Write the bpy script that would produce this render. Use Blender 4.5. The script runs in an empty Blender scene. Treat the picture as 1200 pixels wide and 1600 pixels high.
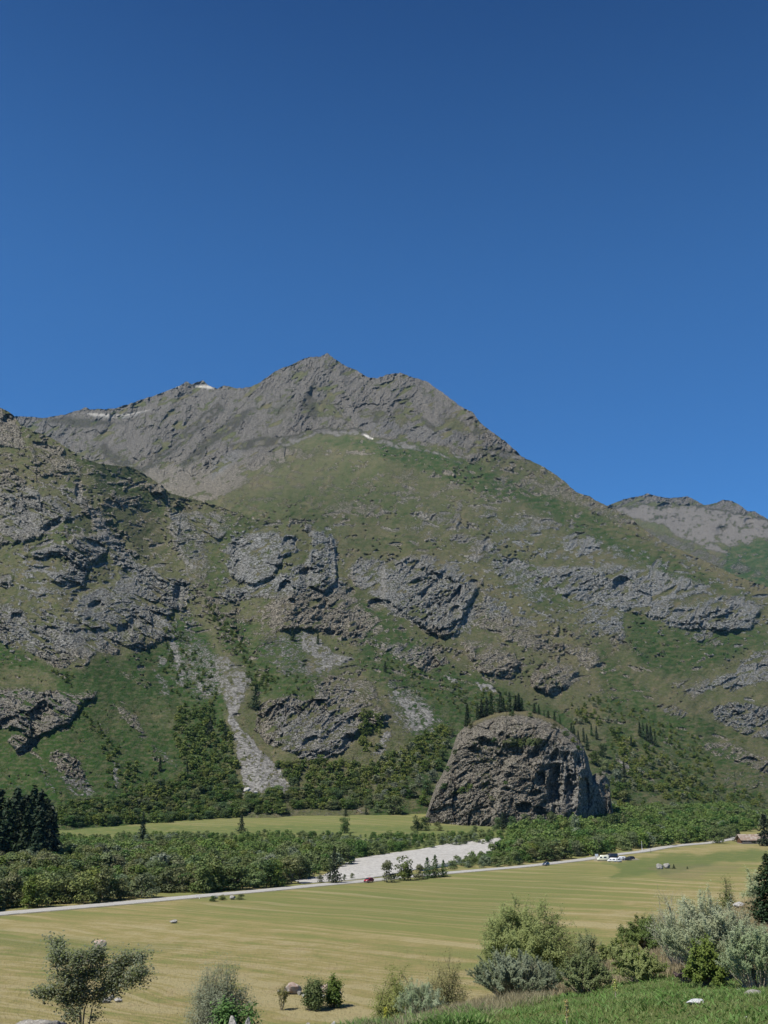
import bpy, math, random, colorsys
import numpy as np
from mathutils import Vector, Matrix
R = math.radians
C = bpy.context.scene.collection
scene = bpy.context.scene

# ------------------------------------------------------------------ camera, sky, sun, exposure
F_PX = 1600.0                       # focal length in photo pixels (photo 1200 x 1600)
PITCH = math.atan((1245 - 800) / F_PX)
CAM_Z = 29.0
cam_d = bpy.data.cameras.new('camera'); cam = bpy.data.objects.new('camera', cam_d); C.objects.link(cam)
cam_d.sensor_fit = 'HORIZONTAL'; cam_d.sensor_width = 36; cam_d.lens = 36 * F_PX / 1200
cam_d.clip_start = 0.1; cam_d.clip_end = 60000
cam.location = (0, 0, CAM_Z); cam.rotation_euler = (R(90) + PITCH, 0, 0)
scene.camera = cam

SUN_EL, SUN_AZ = 57.0, 234.0        # azimuth clockwise from +Y: the sun stands behind the camera's left shoulder
world = bpy.data.worlds.new('World'); scene.world = world; world.use_nodes = True
wn = world.node_tree; wn.nodes.clear()
sky = wn.nodes.new('ShaderNodeTexSky'); sky.sky_type = 'NISHITA'; sky.sun_disc = False
sky.sun_elevation = R(SUN_EL); sky.sun_rotation = R(SUN_AZ); sky.altitude = 2600
sky.air_density = 1.0; sky.dust_density = 0.25; sky.ozone_density = 3.0
bg = wn.nodes.new('ShaderNodeBackground'); bg.inputs['Strength'].default_value = 0.083
wo = wn.nodes.new('ShaderNodeOutputWorld')
tint = wn.nodes.new('ShaderNodeMix'); tint.data_type = 'RGBA'; tint.blend_type = 'MULTIPLY'; tint.inputs[0].default_value = 1
tint.inputs[7].default_value = (.36, .80, 1.17, 1)      # thin dry air: the sky over the high valley is a deeper blue than the model's
zen = wn.nodes.new('ShaderNodeMix'); zen.data_type = 'RGBA'; zen.blend_type = 'MULTIPLY'; zen.inputs[7].default_value = (.12, .30, .48, 1)   # darkens towards the zenith
tc = wn.nodes.new('ShaderNodeTexCoord'); sx = wn.nodes.new('ShaderNodeSeparateXYZ'); mr = wn.nodes.new('ShaderNodeMapRange'); mr.interpolation_type = 'SMOOTHSTEP'; mr.inputs['From Min'].default_value = .42; mr.inputs['From Max'].default_value = .86
wn.links.new(tc.outputs['Generated'], sx.inputs[0]); wn.links.new(sx.outputs[2], mr.inputs[0]); wn.links.new(mr.outputs[0], zen.inputs[0])
wn.links.new(sky.outputs[0], tint.inputs[6]); wn.links.new(tint.outputs[2], zen.inputs[6]); wn.links.new(zen.outputs[2], bg.inputs[0]); wn.links.new(bg.outputs[0], wo.inputs[0])
sun_d = bpy.data.lights.new('sun', 'SUN'); sun_d.energy = 4.9; sun_d.angle = R(0.53); sun_d.color = (1.0, 0.955, 0.88)
sun = bpy.data.objects.new('sun', sun_d); C.objects.link(sun)
sd = Vector((math.sin(R(SUN_AZ)) * math.cos(R(SUN_EL)), math.cos(R(SUN_AZ)) * math.cos(R(SUN_EL)), math.sin(R(SUN_EL))))
sun.rotation_euler = (-sd).to_track_quat('-Z', 'Y').to_euler(); sun.location = (0, 0, 200)
scene.render.engine = 'CYCLES'
scene.view_settings.view_transform = 'Standard'; scene.view_settings.look = 'None'
scene.view_settings.exposure = 0.5; scene.view_settings.gamma = 1.0
scene.cycles.max_bounces = 5; scene.cycles.diffuse_bounces = 2; scene.cycles.glossy_bounces = 1
scene.cycles.transmission_bounces = 2; scene.cycles.transparent_max_bounces = 4; scene.cycles.volume_bounces = 0

# ------------------------------------------------------------------ helpers: rays, noise, meshes
SP, CP = math.sin(PITCH), math.cos(PITCH)
def ray(px, py):
    """slopes x/y and (z-CAM_Z)/y of the sight line through a photo pixel"""
    u = (np.asarray(px, float) - 600) / F_PX; v = (800 - np.asarray(py, float)) / F_PX
    k = CP - v * SP
    return u / k, (SP + v * CP) / k
def at_depth(px, py, d):
    a, b = ray(px, py); d = np.asarray(d, float)
    return np.stack([a * d, d + 0 * a, CAM_Z + b * d], -1)
def smooth(e0, e1, x):
    t = np.clip((x - e0) / (e1 - e0), 0, 1); return t * t * (3 - 2 * t)
def hsh(ix, iy, seed):
    with np.errstate(over='ignore'):
        h = (ix.astype(np.int64) * 374761393 + iy.astype(np.int64) * 668265263 + seed * 1442695041) & 0xffffffff
        h = ((h ^ (h >> 13)) * 1274126177) & 0xffffffff
        h = ((h ^ (h >> 16)) * 2246822519) & 0xffffffff
        return (h ^ (h >> 15)) & 0xffffffff
def rnd(ix, iy, seed): return hsh(ix, iy, seed) / 4294967296.0
def noise(x, y, seed=0):
    xi = np.floor(x); yi = np.floor(y); fx = x - xi; fy = y - yi
    ux = fx * fx * fx * (fx * (fx * 6 - 15) + 10); uy = fy * fy * fy * (fy * (fy * 6 - 15) + 10)
    def g(dx, dy):
        a = rnd(xi + dx, yi + dy, seed) * 6.2831853
        return np.cos(a) * (fx - dx) + np.sin(a) * (fy - dy)
    return 1.5 * ((g(0, 0) * (1 - ux) + g(1, 0) * ux) * (1 - uy) + (g(0, 1) * (1 - ux) + g(1, 1) * ux) * uy)
def fbm(x, y, sc, oct=4, seed=0, gain=0.5):
    t = 0; a = 1; s = 0
    for o in range(oct):
        t = t + a * noise(x / sc + o * 17.3, y / sc - o * 9.1, seed + o); s += a; a *= gain; sc *= 0.5
    return t / s
def plates(x, y, seed=0, tilt=1.0):
    """broken rock: every cell is a small tilted plane at its own height"""
    xi = np.floor(x); yi = np.floor(y); best = np.full(x.shape, 9.0); out = np.zeros(x.shape)
    for dx in (-1, 0, 1):
        for dy in (-1, 0, 1):
            cx = xi + dx; cy = yi + dy
            px = cx + rnd(cx, cy, seed); py = cy + rnd(cx, cy, seed + 1)
            ddx = x - px; ddy = y - py; dd = ddx * ddx + ddy * ddy
            val = (rnd(cx, cy, seed + 2) - .5) * 1.3 + tilt * (ddx * (rnd(cx, cy, seed + 3) - .5) * 2 + ddy * (rnd(cx, cy, seed + 4) * 1.6 - .35))
            m = dd < best; best = np.where(m, dd, best); out = np.where(m, val, out)
    return out
def blocks(x, y, size, seed):
    """fault blocks: a random number and the centre of the nearest of scattered points"""
    xi = np.floor(x / size); yi = np.floor(y / size); best = np.full(x.shape, 9e9); rv = np.zeros(x.shape); cx_ = np.zeros(x.shape); cy_ = np.zeros(x.shape)
    for dx in (-1, 0, 1):
        for dy in (-1, 0, 1):
            a = xi + dx; b = yi + dy; px = (a + rnd(a, b, seed)) * size; py = (b + rnd(a, b, seed + 1)) * size; d = (x - px) ** 2 + (y - py) ** 2
            m = d < best; best = np.where(m, d, best); rv = np.where(m, rnd(a, b, seed + 2), rv); cx_ = np.where(m, px, cx_); cy_ = np.where(m, py, cy_)
    return rv, cx_, cy_
def strata(x, y, size, seed, dip, swing):
    """coordinates along and across the bedding, turned a little differently in every fault block"""
    rv, cx_, cy_ = blocks(x + 8 * fbm(x, y, 30, 3, seed + 9), y + 8 * fbm(x, y, 30, 3, seed + 10), size, seed); a = R(dip) + (rv - .5) * R(swing); dx, dy = x - cx_, y - cy_
    return dx * np.cos(a) + dy * np.sin(a) + rv * 300, -dx * np.sin(a) + dy * np.cos(a) + rv * 170
def in_poly(x, y, poly, soft):
    """1 inside the polygon, falling to 0 over `soft`"""
    P = np.array(poly, float); lo = P.min(0) - soft * 2 - 2; hi = P.max(0) + soft * 2 + 2
    res = np.zeros(x.shape); m = (x > lo[0]) & (x < hi[0]) & (y > lo[1]) & (y < hi[1])
    if not m.any(): return res
    X = x[m]; Y = y[m]; ins = np.zeros(X.shape, bool); dist = np.full(X.shape, 1e9)
    for i in range(len(P)):
        x0, y0 = P[i]; x1, y1 = P[(i + 1) % len(P)]
        c = (y0 > Y) != (y1 > Y)
        with np.errstate(divide='ignore', invalid='ignore'):
            ins ^= c & (X < (x1 - x0) * (Y - y0) / (y1 - y0 + 1e-12) + x0)
        ex, ey = x1 - x0, y1 - y0; t = np.clip(((X - x0) * ex + (Y - y0) * ey) / (ex * ex + ey * ey + 1e-9), 0, 1)
        dist = np.minimum(dist, np.hypot(X - x0 - t * ex, Y - y0 - t * ey))
    res[m] = smooth(-soft, soft, np.where(ins, dist, -dist)); return res
def table(cols, rows, vals, px, py):
    """bilinear lookup; rows and cols ascending, vals[row][col]"""
    V = np.array(vals, float); cols = np.array(cols, float); rows = np.array(rows, float)
    ci = np.clip(np.searchsorted(cols, px) - 1, 0, len(cols) - 2); ri = np.clip(np.searchsorted(rows, py) - 1, 0, len(rows) - 2)
    tx = np.clip((px - cols[ci]) / (cols[ci + 1] - cols[ci]), 0, 1); ty = np.clip((py - rows[ri]) / (rows[ri + 1] - rows[ri]), 0, 1)
    return (V[ri, ci] * (1 - tx) + V[ri, ci + 1] * tx) * (1 - ty) + (V[ri + 1, ci] * (1 - tx) + V[ri + 1, ci + 1] * tx) * ty
def blur(A, n, ax):
    for _ in range(n):
        P = np.pad(A, [(1, 1) if i == ax else (0, 0) for i in range(2)], mode='edge')
        A = (P[2:, :] + P[1:-1, :] * 2 + P[:-2, :]) / 4 if ax == 0 else (P[:, 2:] + P[:, 1:-1] * 2 + P[:, :-2]) / 4
    return A
def tag(o, label=None, cat=None, group=None, kind=None):
    if label: o['label'] = label
    if cat: o['category'] = cat
    if group: o['group'] = group
    if kind: o['kind'] = kind
    return o
def mesh_np(name, V, F, mat=None, parent=None, attrs=None, smooth_f=True, mats=None, midx=None):
    """V (n,3), F (m,k) all faces the same size"""
    V = np.asarray(V, np.float32); F = np.asarray(F, np.int32); k = F.shape[1]
    me = bpy.data.meshes.new(name); me.vertices.add(len(V)); me.vertices.foreach_set('co', V.ravel())
    me.loops.add(F.size); me.loops.foreach_set('vertex_index', F.ravel())
    me.polygons.add(len(F)); me.polygons.foreach_set('loop_start', np.arange(0, F.size, k, dtype=np.int32))
    me.polygons.foreach_set('loop_total', np.full(len(F), k, np.int32))
    if smooth_f: me.polygons.foreach_set('use_smooth', np.ones(len(F), bool))
    for m in (mats or [mat]):
        if m: me.materials.append(m)
    if midx is not None: me.polygons.foreach_set('material_index', np.asarray(midx, np.int32))
    for an, A in (attrs or {}).items():
        at = me.attributes.new(an, 'FLOAT_COLOR', 'POINT'); at.data.foreach_set('color', np.ascontiguousarray(A, np.float32).ravel())
    me.update(calc_edges=True)
    o = bpy.data.objects.new(name, me); C.objects.link(o)
    if parent: o.parent = parent
    return o
def grid_faces(nr, nc):
    i = np.arange(nr - 1)[:, None] * nc + np.arange(nc - 1)[None, :]
    return np.stack([i, i + 1, i + nc + 1, i + nc], -1).reshape(-1, 4)
def empty(name, loc, rz=0.0):
    o = bpy.data.objects.new(name, None); C.objects.link(o); o.location = loc; o.rotation_euler = (0, 0, rz); o.empty_display_size = .3
    return o
def copy_tree(o, parent=None):
    c = o.copy(); C.objects.link(c)
    if parent: c.parent = parent
    for ch in KIDS.get(o.name, []): 
        k = copy_tree(ch, c)
    return c
KIDS = {}
def kid(o, parent):
    o.parent = parent; KIDS.setdefault(parent.name, []).append(o); return o

# ------------------------------------------------------------------ materials
class N:
    def __init__(s, name):
        s.m = bpy.data.materials.new(name); s.m.use_nodes = True; s.t = s.m.node_tree; s.t.nodes.clear()
        s.out = s.t.nodes.new('ShaderNodeOutputMaterial')
    def n(s, typ, ins=None, **kw):
        nd = s.t.nodes.new(typ)
        for k, v in kw.items(): setattr(nd, k, v)
        for k, v in (ins or {}).items():
            if hasattr(v, 'is_output') or isinstance(v, bpy.types.NodeSocket): s.t.links.new(v, nd.inputs[k])
            else: nd.inputs[k].default_value = v
        return nd
    def math(s, op, a, b=0.0, c=0.0, clamp=False):
        return s.n('ShaderNodeMath', {0: a, 1: b, 2: c}, operation=op, use_clamp=clamp).outputs[0]
    def mix(s, f, a, b, mode='MIX'):
        nd = s.n('ShaderNodeMix', data_type='RGBA', blend_type=mode)
        for sock, v in ((nd.inputs[0], f), (nd.inputs[6], a), (nd.inputs[7], b)):
            if isinstance(v, bpy.types.NodeSocket): s.t.links.new(v, sock)
            else: sock.default_value = (*v, 1) if isinstance(v, tuple) and len(v) == 3 else v
        return nd.outputs[2]
    def noise(s, vec, scale, detail=4, rough=.6, dist=0.0):
        return s.n('ShaderNodeTexNoise', {'Vector': vec, 'Scale': scale, 'Detail': detail, 'Roughness': rough, 'Distortion': dist}).outputs['Fac']
    def ramp(s, f, a, b):
        return s.n('ShaderNodeMapRange', {'Value': f, 'From Min': a, 'From Max': b}, interpolation_type='SMOOTHSTEP').outputs[0]
    def attr(s, name):
        a = s.n('ShaderNodeAttribute', attribute_name=name); sp = s.n('ShaderNodeSeparateColor', {0: a.outputs['Color']})
        return sp.outputs[0], sp.outputs[1], sp.outputs[2], a.outputs['Alpha']
    def geo(s): return s.n('ShaderNodeNewGeometry').outputs['Position']
    def obj(s): return s.n('ShaderNodeTexCoord').outputs['Object']
    def finish(s, col, rough=.9, bump=None, strength=.5, dist=.1, spec=.2, metal=0.0, **kw):
        b = s.n('ShaderNodeBsdfPrincipled', {'Roughness': rough, 'Specular IOR Level': spec, 'Metallic': metal})
        if isinstance(col, bpy.types.NodeSocket): s.t.links.new(col, b.inputs['Base Color'])
        else: b.inputs['Base Color'].default_value = (*col, 1)
        if bump is not None:
            bn = s.n('ShaderNodeBump', {'Height': bump, 'Strength': strength, 'Distance': dist}); s.t.links.new(bn.outputs[0], b.inputs['Normal'])
        s.t.links.new(b.outputs[0], s.out.inputs[0]); return s.m

def slope_material(name, unit, upper=False):
    """mountain side: grass, lush herbs, dry turf, bedrock, scree; unit = metres of the finest rock grain"""
    s = N(name); P = s.geo()
    rock, scree, lush, dry = s.attr('m1'); pale, blue, warm, snow = s.attr('m2')
    nF = s.noise(P, .9 / unit, 6, .65); nM = s.noise(P, .16 / unit, 5, .6); nL = s.noise(P, .03 / unit, 4, .6)
    nG = s.noise(P, .45 / unit, 5, .7)
    # turf
    g = s.mix(s.ramp(nM, .35, .65), (.058, .066, .025), (.108, .104, .052))
    g = s.mix(s.ramp(nL, .4, .62), g, (.07, .079, .03))
    g = s.mix(s.math('MULTIPLY', lush, s.ramp(nM, .0, .5)), g, (.021, .052, .009))
    g = s.mix(s.math('MULTIPLY', dry, .9), g, (.128, .107, .058))
    g = s.mix(s.math('MULTIPLY', s.ramp(nG, .48, .64), s.math('MULTIPLY_ADD', lush, -.6, .8)), g, (.132, .122, .09))
    g = s.mix(s.math('MULTIPLY', s.ramp(nF, .52, .62), .75), g, (.028, .036, .015))
    g = s.mix(s.math('MULTIPLY', s.ramp(nF, .44, .36), s.math('MULTIPLY_ADD', lush, -.35, .45)), g, (.13, .13, .075))
    # bedrock
    tone = s.ramp(s.math('ADD', s.math('MULTIPLY', nF, .5), s.math('MULTIPLY', nG, .5)), .41, .58)
    r = s.mix(tone, (.05, .043, .034), (.42, .375, .295))
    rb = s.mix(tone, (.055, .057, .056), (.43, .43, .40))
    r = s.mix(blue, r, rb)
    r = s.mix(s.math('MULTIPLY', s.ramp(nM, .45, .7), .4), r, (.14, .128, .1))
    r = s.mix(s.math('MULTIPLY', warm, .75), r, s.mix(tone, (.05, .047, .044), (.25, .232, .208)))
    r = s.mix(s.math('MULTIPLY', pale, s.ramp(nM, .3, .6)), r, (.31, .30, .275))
    lich = s.ramp(s.noise(P, .35 / unit, 5, .7), .54, .66)
    r = s.mix(s.math('MULTIPLY', lich, .5), r, (.07, .074, .036))
    # scree
    vor = s.n('ShaderNodeTexVoronoi', {'Vector': P, 'Scale': .75 / unit})
    v2 = s.n('ShaderNodeSeparateColor', {0: vor.outputs['Color']}).outputs[0]
    sc = s.mix(v2, (.11, .106, .096), (.28, .268, .242))
    sc = s.mix(s.math('MULTIPLY', warm, .8), sc, (.15, .135, .117))
    # put together: the painted masks are broken up by fine noise
    brk = s.math('ADD', s.math('MULTIPLY', s.math('SUBTRACT', nF, .5), 1.5), s.math('MULTIPLY', s.math('SUBTRACT', nG, .5), 1.6))
    rf = s.ramp(s.math('ADD', rock, brk), .40, .58)
    sf = s.ramp(s.math('ADD', scree, brk), .42, .6)
    col = s.mix(rf, g, r); col = s.mix(sf, col, sc)
    col = s.mix(snow, col, (.66, .62, .54))
    vc = s.n('ShaderNodeTexVoronoi', {'Vector': P, 'Scale': .28 / unit, 'Randomness': 1.0}, feature='F1').outputs['Distance']
    h = s.math('ADD', s.math('MULTIPLY', nF, s.math('ADD', s.math('MULTIPLY', rf, 1.0), .35)), s.math('MULTIPLY', s.math('MULTIPLY', vc, rf), .5))
    h = s.math('ADD', h, s.math('MULTIPLY', s.math('MULTIPLY', v2, sf), .35))
    return s.finish(col, .95, h, 1.0, 3.6 * unit, spec=.1)

def plain(name, col, rough=.6, spec=.4, metal=0.0, var=.15, sc=3.0):
    s = N(name); nz = s.noise(s.obj(), sc, 4, .6)
    c = s.mix(s.ramp(nz, .3, .7), tuple(x * (1 - var) for x in col), tuple(min(1, x * (1 + var)) for x in col))
    return s.finish(c, rough, spec=spec, metal=metal)
def leaf(name, c0, c1, gloss=.15, trans=.25, under=None):
    s = N(name); oi = s.n('ShaderNodeObjectInfo').outputs['Random']; P = s.geo()
    c = s.mix(s.ramp(s.noise(P, .55, 3, .6), .3, .7), c0, c1)
    hs = s.n('ShaderNodeHueSaturation', {'Color': c, 'Hue': s.math('MULTIPLY_ADD', oi, .05, .478), 'Saturation': s.math('MULTIPLY_ADD', s.math('FRACT', s.math('MULTIPLY', oi, 7.3)), .35, .8),
             'Value': s.math('MULTIPLY_ADD', s.math('FRACT', s.math('MULTIPLY', oi, 13.7)), .55, .75)}).outputs[0]
    if under:
        bf = s.n('ShaderNodeNewGeometry').outputs['Backfacing']; hs = s.mix(bf, hs, under)
    b = s.n('ShaderNodeBsdfPrincipled', {'Base Color': hs, 'Roughness': .55, 'Specular IOR Level': gloss})
    t = s.n('ShaderNodeBsdfTranslucent', {'Color': hs}); m = s.n('ShaderNodeMixShader', {0: trans})
    s.t.links.new(b.outputs[0], m.inputs[1]); s.t.links.new(t.outputs[0], m.inputs[2]); s.t.links.new(m.outputs[0], s.out.inputs[0])
    return s.m
def stone_mat(name, a, b, c, sc=1.0):
    s = N(name); P = s.obj(); n1 = s.noise(P, 1.6 * sc, 6, .7); n2 = s.noise(P, 7 * sc, 5, .7)
    col = s.mix(s.ramp(n1, .35, .65), a, b); col = s.mix(s.ramp(n2, .52, .62), col, c)
    return s.finish(col, .95, s.math('ADD', n1, s.math('MULTIPLY', n2, .4)), .8, .12, spec=.15)

# ------------------------------------------------------------------ the ground: hillside under the camera, flat valley, rise to the far slopes
GC = [-900, -200, 0, 300, 450, 560, 700, 800, 900, 1000, 1100, 1200, 1400, 2200]
GR = [0, 10, 20, 28, 36, 45, 60, 80, 110, 140, 180, 250, 400, 600, 700, 850, 1000, 1200, 1600]
GCOL = {
 -900: [27.3, 25.6, 24.0, 22.6, 20.5, 18.0, 13, 7, 1.5, 0, 0, 0, 0, 1, 4, 20, 30, 35, 40],
 -200: [27.3, 25.6, 24.0, 22.6, 20.5, 18.0, 13, 7, 1.5, 0, 0, 0, 0, 1, 4, 19, 26, 30, 35],
 0:    [27.3, 25.6, 24.0, 22.7, 20.6, 18.3, 12.5, 6.5, 1.5, 0, 0, 0, 0, 1, 3.5, 17, 22, 25, 30],
 300:  [27.3, 25.6, 24.1, 22.8, 20.7, 18.3, 12.5, 6.5, 1.5, 0, 0, 0, 0, .5, 3.5, 15.5, 21, 25, 30],
 450:  [27.3, 25.7, 24.4, 23.0, 21.1, 18.8, 13.3, 7, 1.5, 0, 0, 0, 0, .5, 4, 16, 21, 25, 30],
 560:  [27.3, 25.8, 24.7, 23.4, 21.6, 19.4, 15, 8.5, 2, 0, 0, 0, 0, .5, 5, 16.5, 21, 25, 30],
 700:  [27.3, 25.8, 24.8, 23.6, 22.3, 20.6, 17.6, 11.5, 4, 0, 0, 0, -.3, .5, 5, 15.5, 20, 25, 30],
 800:  [27.3, 25.9, 24.9, 23.9, 22.7, 21.4, 18.8, 14, 5, 0, 0, 0, -.3, .3, 6, 13.5, 18, 23, 30],
 900:  [27.3, 26.0, 25.0, 24.1, 22.9, 21.9, 19.8, 16.5, 8, 2, 0, 0, 0, 0, 4, 12, 16, 21, 28],
 1000: [27.3, 26.1, 25.1, 24.2, 23.3, 22.5, 21.0, 17.5, 9, 3, 0, 0, 0, 0, 2, 9, 14, 18, 25],
 1100: [27.3, 26.2, 25.2, 24.3, 23.5, 22.9, 22.0, 20.6, 12, 4, 0, 0, 0, 0, 0, 6, 13, 17, 22],
 1200: [27.3, 26.3, 25.3, 24.4, 23.6, 23.0, 22.8, 22.5, 14, 6, 1, 0, 0, 0, 0, 4, 11, 15, 20],
 1400: [27.3, 26.4, 25.5, 24.8, 24.2, 23.8, 23.4, 23, 17, 9, 3, 0, 0, 0, 0, 3, 9, 14, 18],
 2200: [27.3, 26.4, 25.8, 25.2, 24.8, 24.4, 24, 23.5, 19, 13, 6, 1, 0, 0, 0, 3, 8, 12, 16]}
GV = np.array([[GCOL[c][r] for c in GC] for r in range(len(GR))], float)
def G(x, y):
    x = np.asarray(x, float); y = np.asarray(y, float)
    pc = 600 + 1661 * x / np.maximum(y, 1.0)
    z = table(GC, GR, GV, pc, y)
    near = np.clip(1 - y / 150, 0, 1)
    z = z + near * (.35 * noise(x / 9, y / 9, 5) + .12 * noise(x / 2.5, y / 2.5, 6)) * smooth(4, 18, y)
    return z + .25 * noise(x / 60, y / 60, 7) * smooth(150, 260, y)
def gpt(px, py):
    """the ground point seen at a photo pixel (first hit along the sight line)"""
    a, b = ray(px, py); ys = np.geomspace(6, 1500, 1500); xs = a * ys
    hit = np.nonzero(CAM_Z + b * ys <= G(xs, ys))[0]
    y = ys[hit[0]] if len(hit) else 1400.0
    return float(a * y), float(y), float(G(a * y, y))
def on_ground(px, d):
    """ground point at distance d that appears in photo column px"""
    x = (px - 600) / 1661.0 * d
    for _ in range(3): x = float(ray(px, to_px(x, d, float(G(x, d)))[1])[0]) * d
    return float(x), float(d), float(G(x, d))
def to_px(x, y, z):
    s = (z - CAM_Z) / y; v = (s * CP - SP) / (CP + s * SP); u = x / y * (CP - v * SP)
    return 600 + F_PX * u, 800 - F_PX * v

def mpp(py, d):
    """metres per photo pixel, across and up, at row py and distance d"""
    a0, b0 = ray(601, py); a1, b1 = ray(600, py); _, b2 = ray(600, py - 1); return float(a0 - a1) * d, float(b2 - b1) * d
def field_material():
    s = N('valley_turf'); P = s.geo()
    lush, dry, heath, near = s.attr('m1')
    sep = s.n('ShaderNodeSeparateXYZ', {0: P}); x, y = sep.outputs[0], sep.outputs[1]
    w = s.math('MULTIPLY', s.math('SUBTRACT', s.noise(P, .012, 3, .5), .5), 34)
    ac = s.math('ADD', s.math('ADD', s.math('MULTIPLY', x, .55), s.math('MULTIPLY', y, .83)), w)
    al = s.math('SUBTRACT', s.math('MULTIPLY', x, .83), s.math('MULTIPLY', y, .55))
    v = s.n('ShaderNodeCombineXYZ', {0: s.math('MULTIPLY', ac, .16), 1: s.math('MULTIPLY', al, .006)}).outputs[0]
    stripe = s.noise(v, 1.0, 4, .62)
    v2 = s.n('ShaderNodeCombineXYZ', {0: s.math('MULTIPLY', ac, .75), 1: s.math('MULTIPLY', al, .018)}).outputs[0]
    fine = s.noise(v2, 1.0, 4, .65)
    big = s.noise(P, .022, 4, .6); med = s.noise(P, .14, 5, .65); tuft = s.noise(P, 1.6, 6, .7); grain = s.noise(P, 6.0, 5, .75)
    green, tawny, straw = (.155, .162, .055), (.225, .187, .078), (.29, .25, .135)
    sv = s.math('ADD', s.math('MULTIPLY', s.math('SUBTRACT', stripe, .5), s.math('MULTIPLY_ADD', dry, -2.6, 4.4)), s.math('MULTIPLY', s.math('SUBTRACT', fine, .5), 2.3))
    f = s.math('ADD', s.math('ADD', sv, s.math('MULTIPLY', s.math('SUBTRACT', med, .5), s.math('MULTIPLY_ADD', dry, 1.6, .75))), s.math('MULTIPLY_ADD', dry, .42, .49))
    f = s.math('ADD', f, s.math('MULTIPLY', s.math('SUBTRACT', big, .5), .9))
    c = s.mix(s.ramp(f, .25, .85), green, tawny)
    c = s.mix(s.math('MULTIPLY', s.ramp(s.math('ADD', f, s.math('MULTIPLY', s.math('SUBTRACT', grain, .5), .8)), .75, 1.15), .75), c, straw)
    c = s.mix(s.math('MULTIPLY', s.ramp(med, .55, .7), s.math('MULTIPLY', dry, .35)), c, (.22, .145, .08))
    c = s.mix(s.math('MULTIPLY', lush, s.ramp(med, .2, .55)), c, (.085, .115, .036))
    c = s.mix(s.math('MULTIPLY', heath, s.ramp(tuft, .3, .6)), c, (.15, .115, .08))
    soil = s.math('MULTIPLY', near, s.ramp(s.noise(P, .8, 4, .6), .42, .65))
    c = s.mix(soil, c, (.115, .092, .05))
    c = s.mix(s.math('MULTIPLY', s.ramp(tuft, .52, .66), .6), c, (.1, .105, .045))
    c = s.mix(s.math('MULTIPLY', s.ramp(grain, .6, .75), .35), c, (.36, .31, .19))
    c = s.mix(s.math('MULTIPLY', s.ramp(grain, .42, .28), .5), c, (.075, .08, .035))
    h = s.math('ADD', s.math('MULTIPLY', tuft, 1.0), s.math('MULTIPLY', grain, .5))
    return s.finish(c, .95, h, .75, .35, spec=.1)

def build_ground():
    pc = np.concatenate([np.linspace(-900, -80, 24)[:-1], np.linspace(-80, 1280, 420), np.linspace(1280, 2200, 24)[1:]])
    ys = np.concatenate([[-60, -20, -5, 1.0, 3.0], np.geomspace(5, 150, 150), np.geomspace(150, 1600, 260)[1:]])
    Pc, Y = np.meshgrid(pc, ys); Yx = np.where(Y < 30, 30 + (Y - 30) * .15, Y)
    X = (Pc - 600) / 1661 * Yx; Z = np.where(Y > 0, G(np.where(Y > 0, X, 0), np.maximum(Y, 1)), 27.3 - Y * .1)
    px, py = to_px(X, np.maximum(Y, 2), Z)
    wx = px + 70 * fbm(px, py * 4, 110, 5, 11, .6); wy = py + 14 * fbm(px, py * 4, 90, 5, 12, .6)
    lush = .9 * in_poly(wx, wy, [(560, 1590), (700, 1583), (860, 1552), (1000, 1522), (1210, 1505), (1400, 1700), (560, 1700)], 5)
    lush = np.maximum(lush, .85 * in_poly(wx, wy, [(930, 1352), (1010, 1340), (1200, 1328), (1200, 1342), (1100, 1352), (1040, 1366), (950, 1372)], 4))
    lush = np.maximum(lush, .35 * in_poly(wx, wy, [(300, 1412), (560, 1385), (900, 1350), (930, 1380), (800, 1450), (560, 1440), (420, 1425)], 24))
    lush = np.maximum(lush, .45 * in_poly(wx, wy, [(90, 1312), (90, 1285), (480, 1262), (780, 1285), (800, 1300), (600, 1300)], 4))
    lush = np.maximum(lush, .5 * in_poly(wx, wy, [(-80, 1450), (120, 1470), (260, 1480), (120, 1500), (-80, 1470)], 12))
    dry = .9 * in_poly(wx, wy, [(-100, 1462), (200, 1430), (400, 1455), (620, 1480), (760, 1500), (900, 1560), (620, 1600), (-100, 1640)], 30)
    dry = np.maximum(dry, 1.1 * in_poly(wx, wy, [(1125, 1385), (1170, 1372), (1210, 1372), (1210, 1440), (1150, 1450), (1130, 1420)], 8))
    dry = np.maximum(dry, .75 * in_poly(wx, wy, [(960, 1345), (1060, 1328), (1200, 1316), (1200, 1328), (1080, 1350)], 5))
    dry = np.maximum(dry, .8 * in_poly(wx, wy, [(900, 1440), (1000, 1400), (1060, 1380), (1130, 1380), (1100, 1440), (960, 1470)], 16))
    heath = .45 * in_poly(wx, wy, [(1010, 1358), (1060, 1350), (1120, 1352), (1110, 1372), (1030, 1376)], 4)
    heath = np.maximum(heath, .4 * in_poly(wx, wy, [(1090, 1355), (1180, 1350), (1180, 1364), (1110, 1366)], 5))
    near = smooth(150, 90, Y) * (1 - lush)
    wood = smooth(3, 14, Y * 0 + (1402 - px * .083) - py) * (py > 1290) * (Y > 200)      # turf under the valley woodland
    lush = np.maximum(lush, .8 * wood)
    A = np.stack([lush, dry * (1 - lush), heath, near], -1).reshape(-1, 4)
    V = np.stack([X, Y, Z], -1).reshape(-1, 3)
    g = mesh_np('ground', V, grid_faces(len(ys), len(pc)), field_material(), attrs={'m1': A}); tag(g, kind='structure')
    return g
build_ground()

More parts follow.
